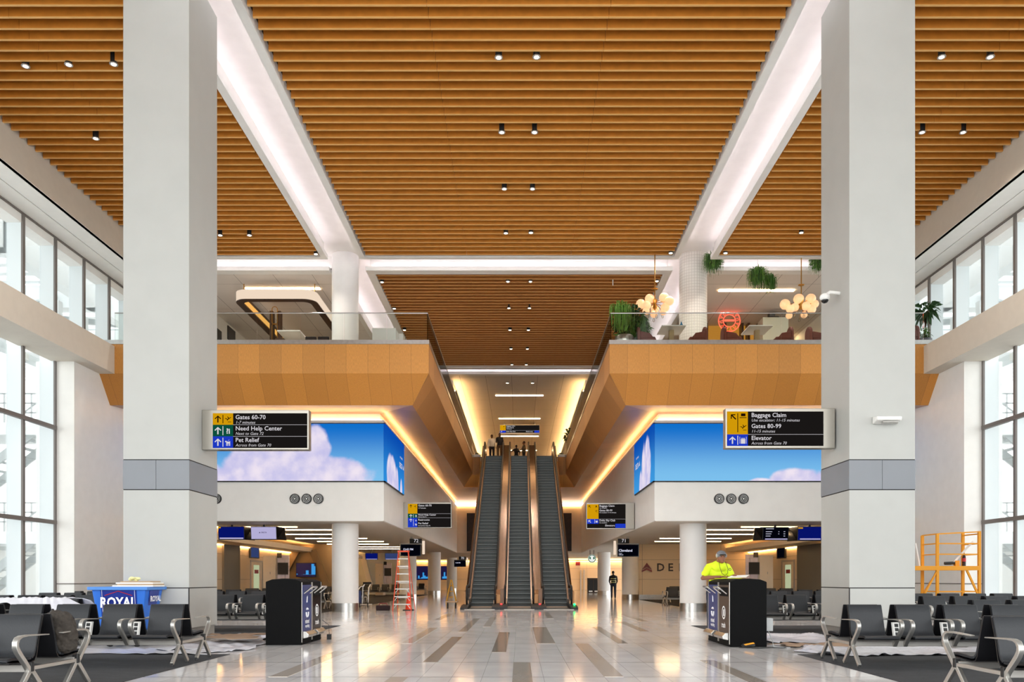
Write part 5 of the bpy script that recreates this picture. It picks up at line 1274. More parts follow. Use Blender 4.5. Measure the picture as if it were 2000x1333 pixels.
def hanging_plant(px, py0, py1, Y, label, n=260, wide=.42, seed=1, extra=None):
    x = X(px, Y); zt, zb_ = Z(py0, Y), Z(py1, Y); h = zt-zb_
    t = thing('hanging_plant', label, 'hanging plant', (x, Y, zb_))
    f = MB(); strands(f, (x, Y, zt-.2), wide, int(n*.55), h*.55, h*.95, .011, seed); strands(f, (x, Y, zt-.2), wide, int(n*.3), h*.5, h*.9, .011, seed+40, m=1); strands(f, (x, Y, zt-.22), wide*.9, int(n*.25), h*.5, h*.8, .012, seed+50, m=2)
    leaves(f, (x, Y, zt-.22), (wide*.75, wide*.7, .2), 160, .16, .02, seed+5); leaves(f, (x, Y, zt-.2), (wide*.8, wide*.7, .2), 80, .16, .02, seed+6, m=1)
    if extra: strands(f, (x+extra[0], Y, zt-.2+extra[1]), wide*.6, n//2, h*.5, h*.7, .014, seed+9)
    f.build('trailing_foliage', [GREEN1, GREEN3, GREEN2], t)
    MB().lathe([(.08, -.12), (.16, 0), (.17, .04)], (x, Y, zt-.25), 14).build('basket', SOIL, t)
    MB().tube([(x, Y, zt-.2), (x, Y, zt+.25)], .006, 5).build('hook_wire', STEEL, t)
    zc_ = ZT if Y < 31.4 else ZC
    for a in (-.14, .14): MB().tube([(x+a, Y, zt-.2), (x, Y, zt+.25)], .005, 5).build('hook_wire', STEEL, t)
    MB().tube([(x, Y, zt+.25), (x, Y, zc_)], .006, 5).build('wire', STEEL, t)
hanging_plant(1393, 500, 552, 30.8, 'hanging green plant ball nearest the tiled column', wide=.40, seed=3)
hanging_plant(1480, 527, 585, 30.8, 'hanging green plant in front of the warm linear light, the largest', wide=.42, seed=5, extra=(.48, -.25))
hanging_plant(1600, 500, 548, 30.8, 'hanging green plant half hidden behind the right pillar', wide=.40, seed=8)
# planter group at the balcony corner
t = thing('potted_plant', 'big dense bush of mixed greenery at the inner corner of the right balcony', 'plant', (3.9, 28.6, ZM))
f = MB(); strands(f, (3.55, 28.4, ZM+1.35), .45, 240, .7, 1.3, .014, 21); f.build('trailing_foliage', GREEN3, t)
f = MB(); leaves(f, (3.90, 28.9, ZM+1.1), (.5, .4, .55), 520, .26, .05, 22); f.build('dark_leaves', GREEN2, t)
f = MB(); strands(f, (4.15, 28.8, ZM+.9), .5, 220, .6, 1.0, .016, 23); leaves(f, (4.15, 28.7, ZM+.75), (.4, .35, .5), 260, .2, .04, 24); f.build('lower_foliage', GREEN1, t)
MB().lathe([(.22, 0), (.30, .08), (.33, .36), (.30, .42)], (3.62, 28.2, ZM), 20).build('silver_pot', STEEL, t, smooth=True)
MB().lathe([(.2, 0), (.26, .45)], (4.1, 28.7, ZM), 16).build('dark_pot', POT, t, smooth=True)
f = MB(); leaves(f, (3.55, 28.2, ZM+.5), (.12, .12, .1), 14, .34, .035, 31, droop=-.2); f.build('spiky_leaves', GREEN3, t)
t = thing('indoor_tree', 'potted broad leaved tree by the upper right windows', 'plant', (14.1, 28.6, ZM))
xq = 14.15
MB().lathe([(.17, 0), (.23, .25), (.25, .42), (.22, .44)], (xq, 28.6, ZM), 18).build('pot', POT, t, smooth=True)
f = MB(); f.tube([(xq, 28.6, ZM+.4), (xq+.03, 28.6, ZM+.9), (xq, 28.6, ZM+1.35)], .025, 7); f.tube([(xq+.02, 28.6, ZM+.8), (xq+.12, 28.6, ZM+1.25)], .018, 6); f.build('trunk', SOIL, t, smooth=True)
f = MB(); leaves(f, (xq+.03, 28.6, ZM+1.42), (.28, .28, .18), 70, .38, .07, 41, droop=.35); f.build('broad_leaves', GREEN2, t)
f = MB(); leaves(f, (xq, 28.6, ZM+.6), (.16, .16, .22), 130, .15, .03, 42); f.build('lower_foliage', GREEN1, t)
t = thing('potted_plant', 'dark leafy plant standing behind the glass halfway along the right of the well', 'plant', (3.7, 36.3, ZM))
MB().lathe([(.12, 0), (.15, .3)], (3.7, 36.3, ZM), 14).build('pot', POT, t); f = MB(); leaves(f, (3.7, 36.3, ZM+.75), (.18, .18, .4), 160, .2, .04, 51); strands(f, (3.7, 36.3, ZM+.9), .2, 60, .4, .8, .01, 52); f.build('foliage', GREEN2, t)
t = thing('potted_plant', 'small round leaved plant near the escalator top on the right', 'plant', (3.45, 56.5, ZM))
MB().lathe([(.12, 0), (.15, .4)], (3.45, 56.5, ZM), 14).build('pot', POT, t)
f = MB(); f.tube([(3.45, 56.5, ZM+.4), (3.45, 56.5, ZM+1.7)], .02, 6); f.build('trunk', SOIL, t); f = MB(); leaves(f, (3.4, 56.5, ZM+1.9), (.28, .28, .45), 60, .3, .09, 55); f.build('foliage', GREEN2, t)
# =================================================================== CHANDELIERS
def chandelier(px, pyt, globes, Y, label):
    x = X(px, Y); t = thing('chandelier', label, 'chandelier', (x, Y, Z(612, Y)))
    zt = Z(pyt, Y); zc_ = ZC
    MB().tube([(x, Y, Z(604, Y)), (x, Y, zc_)], .02, 8).build('stem', BRASS, t, smooth=True)
    MB().lathe([(.10, 0), (.12, .02), (.03, .05)], (x, Y, zt), 16).build('canopy_cap', BRASS, t, smooth=True)
    MB().lathe([(.03, -.25), (.08, -.18), (.05, 0), (.09, .1), (.03, .16)], (x, Y, Z(592, Y)), 14).build('hub', BRASS, t, smooth=True)
    rnd = random.Random(px)
    for gx, gz, gr in globes:
        yy = Y+rnd.uniform(-.28, .28); c = (X(gx, Y), yy, Z(gz, Y)); r = gr*Y/F
        MB().ell(c, r, 18, 12).build('globe', GLOBE, t, smooth=True)
        MB().tube([(x, Y, Z(592, Y)), c], .012, 6).build('arm', BRASS, t)
    for k in range(4):
        a = k*1.6; c = (x+.28*math.cos(a), Y+.2*math.sin(a), Z(618+4*(k % 2), Y))
        MB().ell(c, (.045, .045, .08), 10, 8).build('glass_drop', GLASS, t, smooth=True); MB().tube([c, (x, Y, Z(598, Y))], .006, 5).build('drop_rod', BRASS, t)
chandelier(1565, 558, [(1538, 590, 10), (1561, 583.5, 10), (1586, 582, 10), (1553, 600, 8), (1573, 599.5, 8.5), (1593.5, 592, 8), (1541.5, 606, 8), (1584.5, 605, 8.5), (1543, 615, 6.5), (1573, 613, 6.5)], 30.3, 'brass chandelier of glowing globes next to the right pillar')
chandelier(1279, 566, [(1252.5, 592, 9.5), (1269.5, 583, 9.5), (1296, 583.5, 9.5), (1305, 592, 9), (1261, 602, 8.5), (1281.5, 599, 8), (1298, 603, 8.5), (1260, 612, 7), (1277, 614, 7), (1295, 611, 6.5)], 30.0, 'brass chandelier of glowing globes left of the tiled column')
# =================================================================== BALCONY FURNITURE
def booth_chair(x, y, s_, label):
    t = thing('armchair', label, 'chair', (x, y, ZM), group=None)
    f = MB(); f.ext([(x-.26, .22), (x+.26, .22), (x+.28, .34), (x+.24, .44), (x-.24, .44), (x-.28, .34)], 'y', y-.26, y+.26); 
    f.v = [(a, b_, c+ZM) for a, b_, c in f.v]; f.build('seat', UPHOL, t, bevel=.03, smooth=True)
    xb = x+s_*.27; f = MB(); pr = []
    for k in range(9):
        a = math.pi*k/8; pr.append((y+.28*math.cos(a), ZM+.60+.24*math.sin(a)))
    pr = [(y+.28, ZM+.24)]+pr+[(y-.28, ZM+.24)]
    f.ext(pr, 'x', *sorted((xb, xb+s_*.10))); f.build('backrest', UPHOL, t, bevel=.03, smooth=True)
    for yy in (y-.25, y+.25): 
        f = MB(); f.ext([(x-.2, ZM+.38), (xb, ZM+.38), (xb, ZM+.62), (x-.05, ZM+.56)] if s_ > 0 else [(x+.2, ZM+.38), (xb, ZM+.38), (xb, ZM+.62), (x+.05, ZM+.56)], 'y', yy-.03, yy+.03); f.build('arm', UPHOL, t, bevel=.015)
    for dx in (-.2, .2):
        for dy in (-.2, .2): MB().bar((x+dx, y+dy, ZM), (x+dx, y+dy, ZM+.24), .035).build('leg', BLACK, t)
def cafe_table(x, y, label, w=.82, d=1.05):
    t = thing('cafe_table', label, 'table', (x, y, ZM))
    MB().box(x-w/2, x+w/2, y-d/2, y+d/2, ZM+.72, ZM+.755).build('tabletop', LTABLE, t, bevel=.006)
    MB().box(x-.08, x+.08, y-.08, y+.08, ZM+.02, ZM+.72).build('pedestal', mat('pedestal_tan', '#A8906A', .6), t)
    MB().box(x-.26, x+.26, y-.26, y+.26, ZM, ZM+.02).build('foot_plate', BLACK, t)
ty = 28.55
for k, (x, nm) in enumerate(((5.30, 'left of the tiled column'), (8.28, 'in front of the neon sign'), (11.25, 'half behind the right pillar'))):
    cafe_table(x, ty, f'white topped cafe table on the right balcony {nm}')
    booth_chair(x-.84, ty, -1, f'rust chair left of the cafe table {nm}')
    booth_chair(x+.84, ty, 1, f'rust chair right of the cafe table {nm}')
booth_chair(13.4, 28.4, 1, 'rust chair seen right of the right pillar beside the potted tree')
MB().lathe([(.05, 0), (.055, .12), (.02, .18), (.02, .22)], (5.62, 28.4, ZM+.755), 12).build('spray_bottle', mat('bottle_blue', '#2E86B8', .2), None, 'blue spray bottle on the table left of the tiled column', 'bottle', smooth=True)
# bar unit, neon sign, counter
t = thing('bar_shelving', 'glowing amber bar shelving with a dark walnut frame behind the neon sign', 'bar', (9.5, 38, ZM))
xa, xb = X(1379, 38), X(1484, 38); ztop = Z(604, 38)
MB().box(xa, xb, 38, 38.6, ztop-.22, ztop).build('top_frame', DARKW, t, bevel=.02)
MB().box(xa+.05, xb-.05, 38.45, 38.6, ZM, ztop-.22).build('lit_back', AMBER, t)
for xx in (xa, xa+.85, xa+1.65, xb-.1-.45, xb-.1): MB().box(xx, xx+.1, 38.0, 38.45, ZM, ztop-.22).build('upright', DARKW, t)
for zz in (ZM+.5, ZM+1.0): MB().box(xa+.1, xb-.1, 38.05, 38.45, zz, zz+.06).build('shelf', DARKW, t)
MB().box(xa, xb-.2, 37.4, 37.9, ZM, ZM+.35).build('counter', DARKW, t)
t = thing('neon_sign', 'round red neon sign ring with lettering on the right balcony', 'neon sign', (X(1424, 36.5), 36.5, Z(650, 36.5)))
cx, cz = X(1424.5, 36.5), Z(627, 36.5); u = 36.5/F
def circ(r, n=36, a0=0, a1=360): return [(cx+r*u*math.cos(R(a0+(a1-a0)*k/n)), 36.5, cz+r*u*math.sin(R(a0+(a1-a0)*k/n))) for k in range(n+(0 if a1-a0 == 360 else 1))]
MB().tube(circ(21), .022, 6, closed=True).build('outer_tube', NEON, t); MB().tube(circ(12), .018, 6, closed=True).build('inner_tube', NEON, t)
MB().tube(circ(22.8, 10, 65, 115), .02, 6).build('top_arc', NEON, t)
for k in range(12):
    a = R(90-k*30+8); c0 = Vector((cx+16.5*u*math.cos(a), 36.48, cz+16.5*u*math.sin(a))); d1 = Vector((math.cos(a), 0, math.sin(a)))*.07; d2 = Vector((-math.sin(a), 0, math.cos(a)))*.045
    MB().tube([c0-d1-d2, c0+d1-d2*.5, c0+d2, c0-d1+d2] if k % 2 else [c0+d1-d2, c0-d1, c0+d1+d2], .011, 5).build('glyph', NEON, t)
MB().box(cx-10*u, cx+10*u, 36.48, 36.52, cz-.02, cz+.05).build('centre_bar', NEON, t)
MB().tube([(cx, 36.55, cz-21*u), (cx, 36.55, ZM)], .02, 6).build('stand', BLACK, t); 
t = thing('service_counter', 'pale tiled service counter with espresso gear behind the cafe tables', 'counter', (X(1515, 36), 36, ZM))
MB().box(X(1490, 36), X(1540, 36), 36, 36.8, ZM, Z(620, 36)).build('body', mat('pale_green_tile', '#C6C8B8', .5), t, bevel=.01)
MB().box(X(1504, 36), X(1523, 36), 36.1, 36.5, Z(620, 36), Z(616.5, 36)).build('tray', BLACK, t); MB().box(X(1505, 36), X(1516, 36), 36.15, 36.45, Z(616.5, 36), Z(608, 36)).build('machine', POT, t, bevel=.02)
# left lounge: glowing canopy over a bar
t = thing('bar_canopy', 'glowing rounded rectangular canopy ring hanging over the left lounge bar', 'canopy', (-9.6, 36, 12))
def rrect(x0, x1, y0, y1, r, n=6):
    o = []
    for (cx_, cy_, a0) in ((x1-r, y0+r, -90), (x1-r, y1-r, 0), (x0+r, y1-r, 90), (x0+r, y0+r, 180)):
        for k in range(n+1): a = R(a0+90*k/n); o.append((cx_+r*math.cos(a), cy_+r*math.sin(a)))
    return o
YC0 = 32.6; xa, xb = X(454, YC0), X(615, YC0); zt_, zb2 = Z(565.5, YC0), Z(585.5, YC0); y1_ = 42.0
Oo = rrect(xa, xb, YC0, y1_, .5); Oi = rrect(xa+.28, xb-.28, YC0+.28, y1_-.28, .32); n_ = len(Oo)
f = MB(); vs = [(x, y, zb2+.03) for x, y in Oo]+[(x, y, zt_) for x, y in Oo]; f.add(vs, [(i, (i+1) % n_, n_+(i+1) % n_, n_+i) for i in range(n_)]); f.build('glowing_band', HALO, t)
f = MB(); vs = [(x, y, zb2) for x, y in Oo]+[(x, y, zb2) for x, y in Oi]+[(x, y, zb2+.03) for x, y in Oo]+[(x, y, zt_) for x, y in Oi]
f.add(vs, [(i, (i+1) % n_, n_+(i+1) % n_, n_+i) for i in range(n_)]+[(i, (i+1) % n_, 2*n_+(i+1) % n_, 2*n_+i) for i in range(n_)]+[(n_+i, n_+(i+1) % n_, 3*n_+(i+1) % n_, 3*n_+i) for i in range(n_)]); f.build('bronze_rim', DARKW, t)
f = MB(); f.box(xa+.28, xa+.34, YC0+.5, y1_-.5, zb2+.05, zb2+.22); f.build('amber_strip', emis('amber_strip', (1, .5, .12, 1), 1.05), t)
for px in (460, 600): MB().tube([(X(px, YC0)+.2, YC0+.4, zt_), (X(px, YC0)+.2, YC0+.4, ZC)], .02, 6).build('hanger', BRASS, t)
t = thing('bar_shelf_tower', 'dark hanging bar shelf tower with brass loops under the canopy', 'shelf', (X(538, 34), 34, ZM))
for px in (528, 543): MB().box(X(px, 34), X(px+6, 34), 33.9, 34.2, ZM, zb2-.02).build('dark_post', DARKW, t)
for zc2 in (Z(619, 34), Z(652, 34)):
    w_ = .11; hh = .36; pts = []
    xm = X(538.5, 34)
    for k in range(9): a = math.pi*k/8; pts.append((xm+w_*math.cos(a), 33.86, zc2+hh-.1+w_*math.sin(a)))
    for k in range(9): a = math.pi+math.pi*k/8; pts.append((xm+w_*math.cos(a), 33.86, zc2-hh+.1+w_*math.sin(a)))
    MB().tube(pts, .016, 6, closed=True).build('brass_loop', BRASS, t, smooth=True)
for zz in (.5, 1.0, 1.5): MB().box(X(534, 34), X(543, 34), 33.9, 34.2, ZM+zz, ZM+zz+.03).build('shelf', BRASS, t)
MB().lathe([(.13, 0), (.18, .4), (.16, .9), (.05, 1.3)], (X(558, 34.5), 34.5, ZM+.78+.1), 14).build('amber_decanter', mat('amber_glass', '#8A6420', .2, .6), None, 'tall bronze coloured vessel on the bar beside the dark shelf tower', 'vessel', smooth=True)
t = thing('lounge_bar', 'white edged bar table with dark base below the canopy', 'table', (X(563, 33), 33.6, ZM))
MB().box(X(541, 29), X(586, 29), 29.0, 31.0, ZM+.83, ZM+.88).build('tabletop', LTABLE, t, bevel=.01); MB().box(X(556, 31), X(572, 31), 29.8, 30.2, ZM, ZM+.83).build('base', DARKW, t)
MB().box(X(541, 29), X(580, 34.5), 34.2, 34.9, ZM, ZM+.88).build('back_counter', DARKW, t)
for k, (px, pz) in enumerate(((603, 645), (628, 648))):
    t = thing('lounge_chair', f'{["left", "right"][k]} black lounge chair beside the left round column, behind the glass', 'chair', (X(px, 29.3), 29.3+.0, ZM))
    x = X(px, 29.3); MB().box(x-.2, x+.2, 29.2, 29.6, ZM+.42, ZM+.5).build('seat', BLKCL, t, bevel=.03); MB().box(x-.2, x+.2, 29.56, 29.64, ZM+.5, ZM+.82).build('backrest', BLKCL, t, bevel=.03)
    for dx in (-.17, .17):
        for dy in (29.22, 29.58): MB().bar((x+dx, dy, ZM), (x+dx, dy, ZM+.42), .03).build('leg', BLACK, t)
t = thing('white_cabinet', 'white boxy cabinet behind the glass right of the left round column', 'cabinet', (X(750, 28.6), 28.6, ZM))
MB().box(X(727, 28.4), X(773, 28.4), 28.4, 29.2, ZM+.03, Z(641, 28.4)).build('body', WHITE, t, bevel=.01); MB().box(X(729, 28.4), X(771, 28.4), 28.45, 29.15, ZM, ZM+.03).build('plinth', BLACK, t)
MB().box(X(778, 30.5), X(787, 30.5), 30.5, 30.9, ZM, Z(652, 30.5)).build('small_white_box', WHITE, None, 'small white box beside the white cabinet on the left balcony', 'box')
for k, (a, b_, y) in enumerate(((450, 458, 36.2), (461, 471, 38.0))):
    MB().box(-13.55, -13.5, y, y+1.0, Z(665, y)+.05, Z(648, y)+.3).build('picture', BLACK, None, f'{["nearer", "farther"][k]} dark rounded panel on the left lounge wall', 'wall panel', bevel=.02)
MB().ell((X(494, 33), 33, ZM+.16), (.13, .12, .16), 12, 9).build('red_pouffe', RED, None, 'small red object low behind the left balcony glass', 'object', smooth=True)
MB().tube([(X(1197, 32.6), 32.6, Z(558, 32.6)), (X(1197, 32.6), 32.6, ZC+.31)], .02, 8).build('pendant_rod', WHITE, None, 'thin white pendant rod hanging from the rear timber ceiling', 'pendant')
# rails and white planters at the top of the escalator well
for s_, nm in ((-1, 'left'), (1, 'right')):
    f = MB(); f.tube([(s_*2.7, 59, ZM+1.0), (s_*3.9, 59, ZM+1.0)], .025, 6); f.tube([(s_*3.1, 59, 0+ZM), (s_*3.1, 59, ZM+1.0)], .02, 6); f.tube([(s_*3.7, 59, ZM), (s_*3.7, 59, ZM+1.0)], .02, 6)
    f.build('guard_rail', STEEL, None, f'short steel guard rail at the {nm} of the escalator top', 'railing')
    t = thing('planter', f'low white planter with dark foliage at the {nm} of the escalator top', 'planter', (s_*2.72, 53.6, ZM))
    MB().box(*sorted((s_*2.52, s_*2.95)), 53.2, 54.2, ZM, ZM+.16).build('trough', WHITE, t, bevel=.01)
    f = MB(); leaves(f, (s_*2.74, 53.7, ZM+.2), (.18, .4, .08), 90, .12, .03, 61+s_); f.build('foliage', GREEN2, t)
# =================================================================== PEOPLE
def limb(f, pts, rs, n=12):
    f.tube(pts, rs, n)
    for p, r in zip(pts, rs): f.ell(p, r, 12, 8)
def hand(f, wrist, dirv, palm_n, side, sc=1.0, curl=.5):
    """palm, four unequal curled fingers, thumb leaving the side of the palm"""
    w = Vector(wrist); d = Vector(dirv).normalized(); n_ = Vector(palm_n).normalized(); s_ = d.cross(n_).normalized()*side
    c = w+d*.045*sc; M = Matrix((s_*.040*sc, d*.052*sc, n_*.016*sc)).transposed()
    vs_rot = M
    f.ell(c, (1, 1, 1), 12, 8, rot=M)
    for k, (off, L) in enumerate(((-.030, .062), (-.010, .074), (.011, .070), (.030, .054))):
        b_ = w+d*.085*sc+s_*off*sc; p1 = b_+(d*math.cos(curl*.4)+n_*math.sin(curl*.4))*L*.45*sc; p2 = p1+(d*math.cos(curl)+n_*math.sin(curl))*L*.32*sc; p3 = p2+(d*math.cos(curl*1.6)+n_*math.sin(curl*1.6))*L*.26*sc
        f.tube([b_-d*.02*sc, b_, p1, p2, p3], [.0095*sc, .0095*sc, .009*sc, .0085*sc, .0065*sc], 8); f.ell(p3, .0066*sc, 8, 6)
    b_ = w+d*.02*sc-s_*.030*sc; p1 = b_+(d*.6-s_*.8)*.034*sc+n_*.006; p2 = p1+(d*.9-s_*.35+n_*.3)*.028*sc
    f.tube([b_, p1, p2], [.013*sc, .011*sc, .008*sc], 8); f.ell(p2, .008*sc, 8, 6)
def person(label, loc, rz, h, top, pant, skin, hair, sh=None, arms=None, legs=None, lean=0, headf=(0, 0), longpant=True, sleeve='long', vox=.016, hairlong=False, wide=1.0, extra=None):
    """built facing -y, feet at z=0; lean = forward lean of the upper body"""
    t = thing('person', label, 'person', loc, rz); k = h/1.75
    S = lambda x, y, z: Vector((x*k*wide, y*k, z*k))
    hip = S(0, 0, .93); chest = S(0, -.55*lean, 1.30); neck = S(0, -.85*lean, 1.48); head = S(headf[0], -.95*lean+headf[1], 1.63-(.25*lean if lean < .24 else 0))
    legs = legs or [((-.10, 0, .90), (-.11, -.02, .49), (-.11, .02, .09)), ((.10, 0, .90), (.11, -.02, .49), (.11, .02, .09))]
    arms = arms or [((-.19, -.8*lean, 1.42), (-.25, -.6*lean, 1.14), (-.26, -.8*lean-.08, .90)), ((.19, -.8*lean, 1.42), (.25, -.6*lean, 1.14), (.26, -.8*lean-.08, .90))]
    f = MB()
    f.ell(head, (.075*k, .092*k, .115*k), 20, 14); f.ell(head+S(0, -.02, -.06), (.058*k, .07*k, .065*k), 16, 10)
    f.tube([neck-S(0, 0, .05), neck+S(headf[0]*.6, -.01+headf[1]*.6, .10)], [.060*k, .052*k], 14)
    f.ell(chest, (.165*k*wide, .11*k, .20*k), 18, 12); f.ell(hip, (.155*k*wide, .11*k, .13*k), 18, 12); f.tube([hip, chest], [.13*k, .14*k], 16)
    for sd in (0, 1):
        sg = -1 if sd == 0 else 1
        a = [S(*p) for p in arms[sd]]
        limb(f, a, [.052*k, .040*k, .028*k]); f.tube([a[1], a[1].lerp(a[2], .35), a[2]], [.040*k, .042*k, .027*k], 12)
        hd = (a[2]-a[1]).normalized()
        hand(f, a[2]+hd*.005, hd, Vector((0, 0, -1)) if abs(hd.z) < .7 else Vector((-sg*1.0, 0, 0)), sg, k, .55)
        q = [S(*p) for p in legs[sd]]; limb(f, q, [.080*k, .056*k, .038*k]); f.tube([q[1], q[1].lerp(q[2], .3), q[2]], [.056*k, .060*k, .038*k], 12)
    # face: brow, nose, lips, chin, ears
    fd = lambda x, y, z: head+Vector((x*k, y*k, z*k))
    f.ell(fd(0, -.098, -.020), (.013*k, .020*k, .024*k), 10, 8); f.ell(fd(0, -.088, .028), (.048*k, .012*k, .010*k), 12, 8); f.ell(fd(0, -.085, -.058), (.024*k, .012*k, .009*k), 10, 6); f.ell(fd(0, -.078, -.095), (.026*k, .02*k, .016*k), 10, 6)
    for sg in (-1, 1): f.ell(fd(sg*.076, .005, -.005), (.010*k, .020*k, .030*k), 10, 8)
    f.build('body', skin, t, rel=True, mods=[remesh(vox)])
    for sg in (-1, 1): MB().ell(fd(sg*.030, -.086, .006), (.012*k, .008*k, .007*k), 8, 6).build('eye', BLACKG, t, rel=True)
    f = MB(); f.ell(fd(0, .014, .034), (.083*k, .094*k, .098*k), 18, 12)
    if hairlong: f.ell(fd(0, .055, -.06), (.075*k, .05*k, .12*k), 14, 10)
    f.build('hair', hair, t, rel=True, smooth=True)
    # shirt
    f = MB(); f.ell(chest+S(0, 0, -.02), (.185*k*wide, .135*k, .235*k), 20, 14); f.ell(hip+S(0, 0, .05), (.165*k*wide, .125*k, .12*k), 18, 12); f.tube([hip+S(0, 0, .0), chest], [.145*k*wide, .158*k*wide], 18)
    f.tube([neck-S(0, 0, .09), neck+S(0, 0, -.005)], [.105*k, .066*k], 16); f.ell(neck-S(0, .02, .10), (.15*k, .10*k, .10*k), 16, 10)
    for sd in (0, 1):
        a = [S(*p) for p in arms[sd]]
        if sleeve == 'long': limb(f, [a[0], a[1], a[1].lerp(a[2], .88)], [.070*k, .054*k, .040*k])
        else: limb(f, [a[0], a[0].lerp(a[1], .62)], [.070*k, .070*k])
        f.tube([neck-S(0, 0, .03), a[0]], [.062*k, .066*k], 12)
    f.build('shirt', top, t, rel=True, mods=[remesh(vox), crumple(.012, .05)])
    f = MB(); f.ell(hip+S(0, 0, -.02), (.17*k*wide, .128*k, .13*k), 18, 12)
    for sd in (0, 1):
        q = [S(*p) for p in legs[sd]]; limb(f, [q[0], q[1], q[1].lerp(q[2], .93)], [.098*k, .076*k, .064*k])
    f.build('trousers', pant, t, rel=True, mods=[remesh(vox), crumple(.012, .06)])
    for sd in (0, 1):
        q = S(*legs[sd][2]); f = MB(); c = Vector((q.x, q.y-.05*k, q.z-.045*k)); f.ell(c, (.048*k, .135*k, .045*k), 14, 8); f.ell(q, .05*k, 10, 8)
        f.build('shoe', sh or BLACK, t, rel=True, smooth=True)
    if extra: extra(t, head, k, S, arms)
    return t
def worker_bits(t, head, k, S, arms):
    f = MB(); c = head+Vector((0, .012, .045)); f.ell(c, (.092*k, .106*k, .088*k), 20, 12); f.build('cap', CAPG, t, rel=True, smooth=True)
    f = MB(); f.ell(head+Vector((0, -.095, .045)), (.07*k, .05*k, .014*k), 16, 8); f.build('cap_peak', BLACK, t, rel=True, smooth=True)
    for sg in (-1, 1): MB().ell(head+Vector((sg*.095, .0, .03)), (.022, .034, .045), 12, 8).build('ear_defender', GREYM, t, rel=True, smooth=True)
    f = MB(); nk = head+Vector((0, 0, -.14)); pts = [nk+Vector((-.075, -.07, .04)), nk+Vector((-.085, -.17, -.08)), nk+Vector((-.06, -.22, -.20)), nk+Vector((0, -.235, -.245)), nk+Vector((.06, -.22, -.20)), nk+Vector((.08, -.18, -.10)), nk+Vector((.06, -.08, .04))]
    f.tube(pts, .005, 6); f.build('neck_cord', BLACK, t, rel=True)
    MB().ring(nk+Vector((.11, -.215, -.12)), .018, .028, '-y', .006, 16).build('chest_badge', BLACK, t, rel=True)
WK = 17.32
person('worker in a hi-vis yellow t-shirt and grey cap leaning over the right waste bins', (4.16, WK, 0), R(4), 1.90, HIVIS, DENIM, SKIN, HAIR, arms=[((-.185, -.13, 1.385), (-.33, -.20, 1.17), (-.06, -.45, 1.195)), ((.185, -.13, 1.385), (.27, -.22, 1.17), (.21, -.47, 1.215))],
       lean=.22, headf=(.03, -.035), sleeve='short', vox=.009, wide=.98, extra=worker_bits)
f = MB(); f.slab([(4.18, 16.45, 1.275), (4.55, 16.42, 1.285), (4.72, 16.80, 1.335), (4.36, 16.82, 1.32)], (0, 0, .006)); f.build('paper_sheet', PAPER, None, 'white sheet of paper held over the right bins by the worker', 'paper')
f = MB(); f.box(3.98, 4.4, 16.2, 16.7, 1.262, 1.27); f.build('yellow_cloth', HIVIS, None, 'folded yellow green cloth lying on the right recycling bin', 'cloth')
TOPY = 54.9
person('man in a white shirt and dark trousers at the top of the left escalator', (-1.83, TOPY, ZM), R(8), 1.74, WHTCL, BLKCL, SKIND, HAIR, vox=.02, sleeve='long')
person('woman in a dark top and brown trousers at the top of the left escalator', (-1.30, TOPY-.5, ZM), R(-12), 1.76, BLKCL, KHAKI, SKIND, HAIR, vox=.02, hairlong=True, arms=[((-.17, 0, 1.42), (-.22, 0, 1.16), (-.12, -.2, 1.12)), ((.17, 0, 1.42), (.23, .02, 1.15), (.22, -.1, .93))])
person('dark haired person in black with one arm stretched out, seen above the middle escalator', (-.20, 58.3, ZM), R(170), 1.60, BLKCL, BLKCL, SKIND, HAIR, vox=.02, arms=[((-.17, 0, 1.40), (-.25, -.1, 1.20), (-.2, -.25, 1.1)), ((.17, 0, 1.40), (.38, -.02, 1.28), (.58, -.1, 1.30))])
person('person in an olive top facing left, seen above the middle escalator', (.33, 57.4, ZM), R(-80), 1.72, mat('olive_fabric', '#4A4030', .8), BLKCL, SKIND, HAIR, vox=.02, arms=[((-.17, 0, 1.42), (-.2, -.1, 1.18), (-.15, -.35, 1.12)), ((.17, 0, 1.42), (.22, -.08, 1.18), (.15, -.32, 1.1))])
def vest_bits(t, head, k, S, arms):
    for zz in (1.05, 1.17, 1.30): 
        f = MB(); f.ring((0, -.10 if zz > 1.2 else -.03, zz), .150, .172, 'z', .035, 20)
        f.build('reflective_band', mat('reflective_band', '#C8D08A', .4), t, rel=True)
person('bent over person in dark work clothes with reflective bands beside the gate 71 column', (6.05, 52.6, 0), R(176), 1.78, BLKCL, DENIM, SKIND, HAIR, lean=.25, vox=.02, headf=(0, -.1), arms=[((-.19, -.2, 1.38), (-.24, -.22, 1.10), (-.2, -.42, .95)), ((.19, -.2, 1.38), (.24, -.22, 1.10), (.2, -.42, .95))], extra=vest_bits)
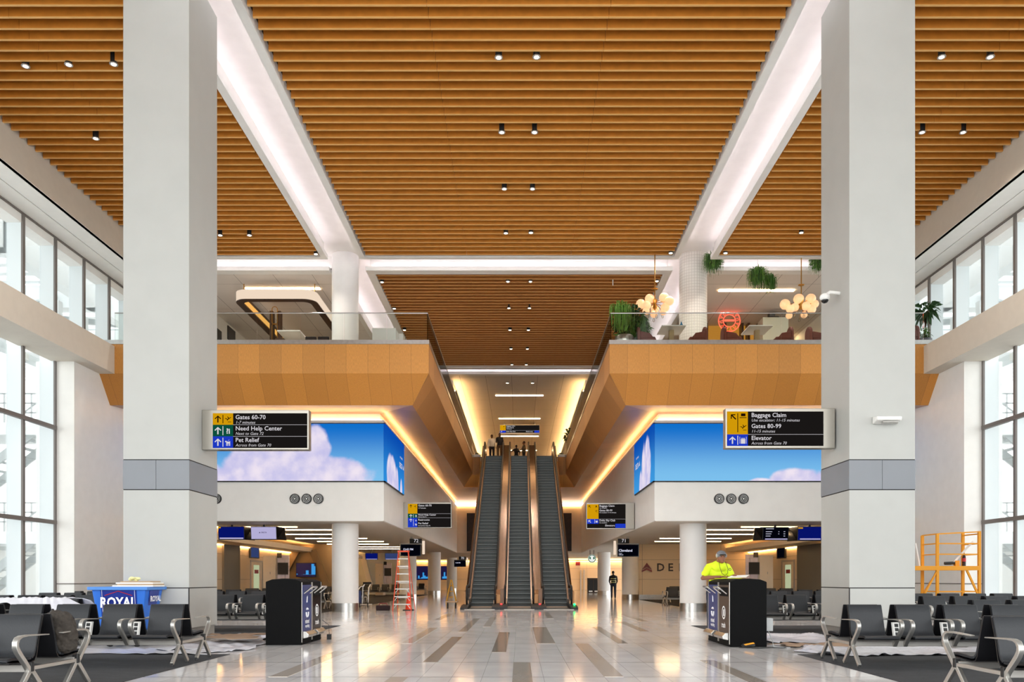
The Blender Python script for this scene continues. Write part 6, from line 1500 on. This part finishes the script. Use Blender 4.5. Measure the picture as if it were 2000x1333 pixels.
# =================================================================== OUTSIDE THE WINDOWS
for s_, nm in ((-1, 'left'), (1, 'right')):
    t = thing('terminal_canopy', f'pale steel canopy with ribbed roof outside the {nm} windows', 'canopy', (s_*24, 26, -.3))
    f = MB()
    for k in range(34): f.box(*sorted((s_*17.0, s_*30)), 22+k*.9, 22.35+k*.9, 13.2, 13.35)
    f.build('roof_ribs', OSTEEL, t)
    for y in (21, 27, 33, 39): MB().box(*sorted((s_*17, s_*30)), y, y+.5, 12.2, 13.1).build('cross_beam', OSTEEL, t)
    MB().box(*sorted((s_*17.0, s_*17.5)), 20, 52, 12.2, 13.1).build('edge_beam', OSTEEL, t); MB().box(*sorted((s_*24, s_*24.5)), 20, 52, 12.0, 13.1).build('middle_beam', OSTEELD, t)
    for y in (27.2, 39.2): MB().box(*sorted((s_*18.4, s_*19.1)), y, y+.7, -.3, 13.1).build('column', OSTEEL, t)
    for a, b_ in (((s_*18.7, 27.5, 9.0), (s_*24, 27.5, 12.6)), ((s_*18.7, 27.5, 9.6), (s_*18.7, 33, 12.6)), ((s_*21, 30, 11.2), (s_*17.2, 36, 12.4)), ((s_*17.6, 22, 10.2), (s_*26, 31, 12.8))): MB().bar(a, b_, .22).build('brace', OSTEELD, t)
    # stair tower with landings
    t = thing('stair_tower', f'white steel stair tower with railings outside the {nm} windows', 'stairs', (s_*19, 29, -.3))
    for zl in (3.0, 7.0):
        MB().box(*sorted((s_*16.8, s_*22)), 30, 32.2, zl-.45, zl).build('landing', OSTEEL, t)
        f = MB()
        for zz in (.35, .7, 1.05): f.bar((s_*16.8, 30, zl+zz), (s_*22, 30, zl+zz), .05)
        for k in range(6): f.bar((s_*(16.85+k*1.0), 30, zl), (s_*(16.85+k*1.0), 30, zl+1.05), .05)
        f.build('railing', OSTEELD, t)
        f = MB(); f.bar((s_*17.6, 30.2, zl-.1), (s_*21.8, 30.2, zl-3.4), .12, .3); f.bar((s_*17.6, 31.6, zl-.1), (s_*21.8, 31.6, zl-3.4), .12, .3); f.bar((s_*17.6, 30.2, zl+.9), (s_*21.8, 30.2, zl-2.4), .05)
        for k in range(12): x = 17.6+4.2*k/12; f.box(*sorted((s_*x, s_*(x+.3))), 30.2, 31.6, zl-.3-3.3*k/12-.04, zl-.3-3.3*k/12)
        f.build('stair_flight', OSTEELD, t)
    for x, y in ((16.9, 30.2), (16.9, 32), (21.9, 30.2), (21.9, 32)): MB().box(*sorted((s_*x, s_*(x+.3))), y-.15, y+.15, -.3, 11.5).build('post', OSTEEL, t)
    t = thing('service_building', f'low pale service building outside the {nm} windows', 'building', (s_*30, 36, -.3))
    MB().box(*sorted((s_*24, s_*38)), 30, 44, -.3, 2.6).build('wall', OSTEEL, t); MB().box(*sorted((s_*23.8, s_*38.2)), 29.8, 44.2, 2.6, 2.9).build('roof', OSTEELD, t)
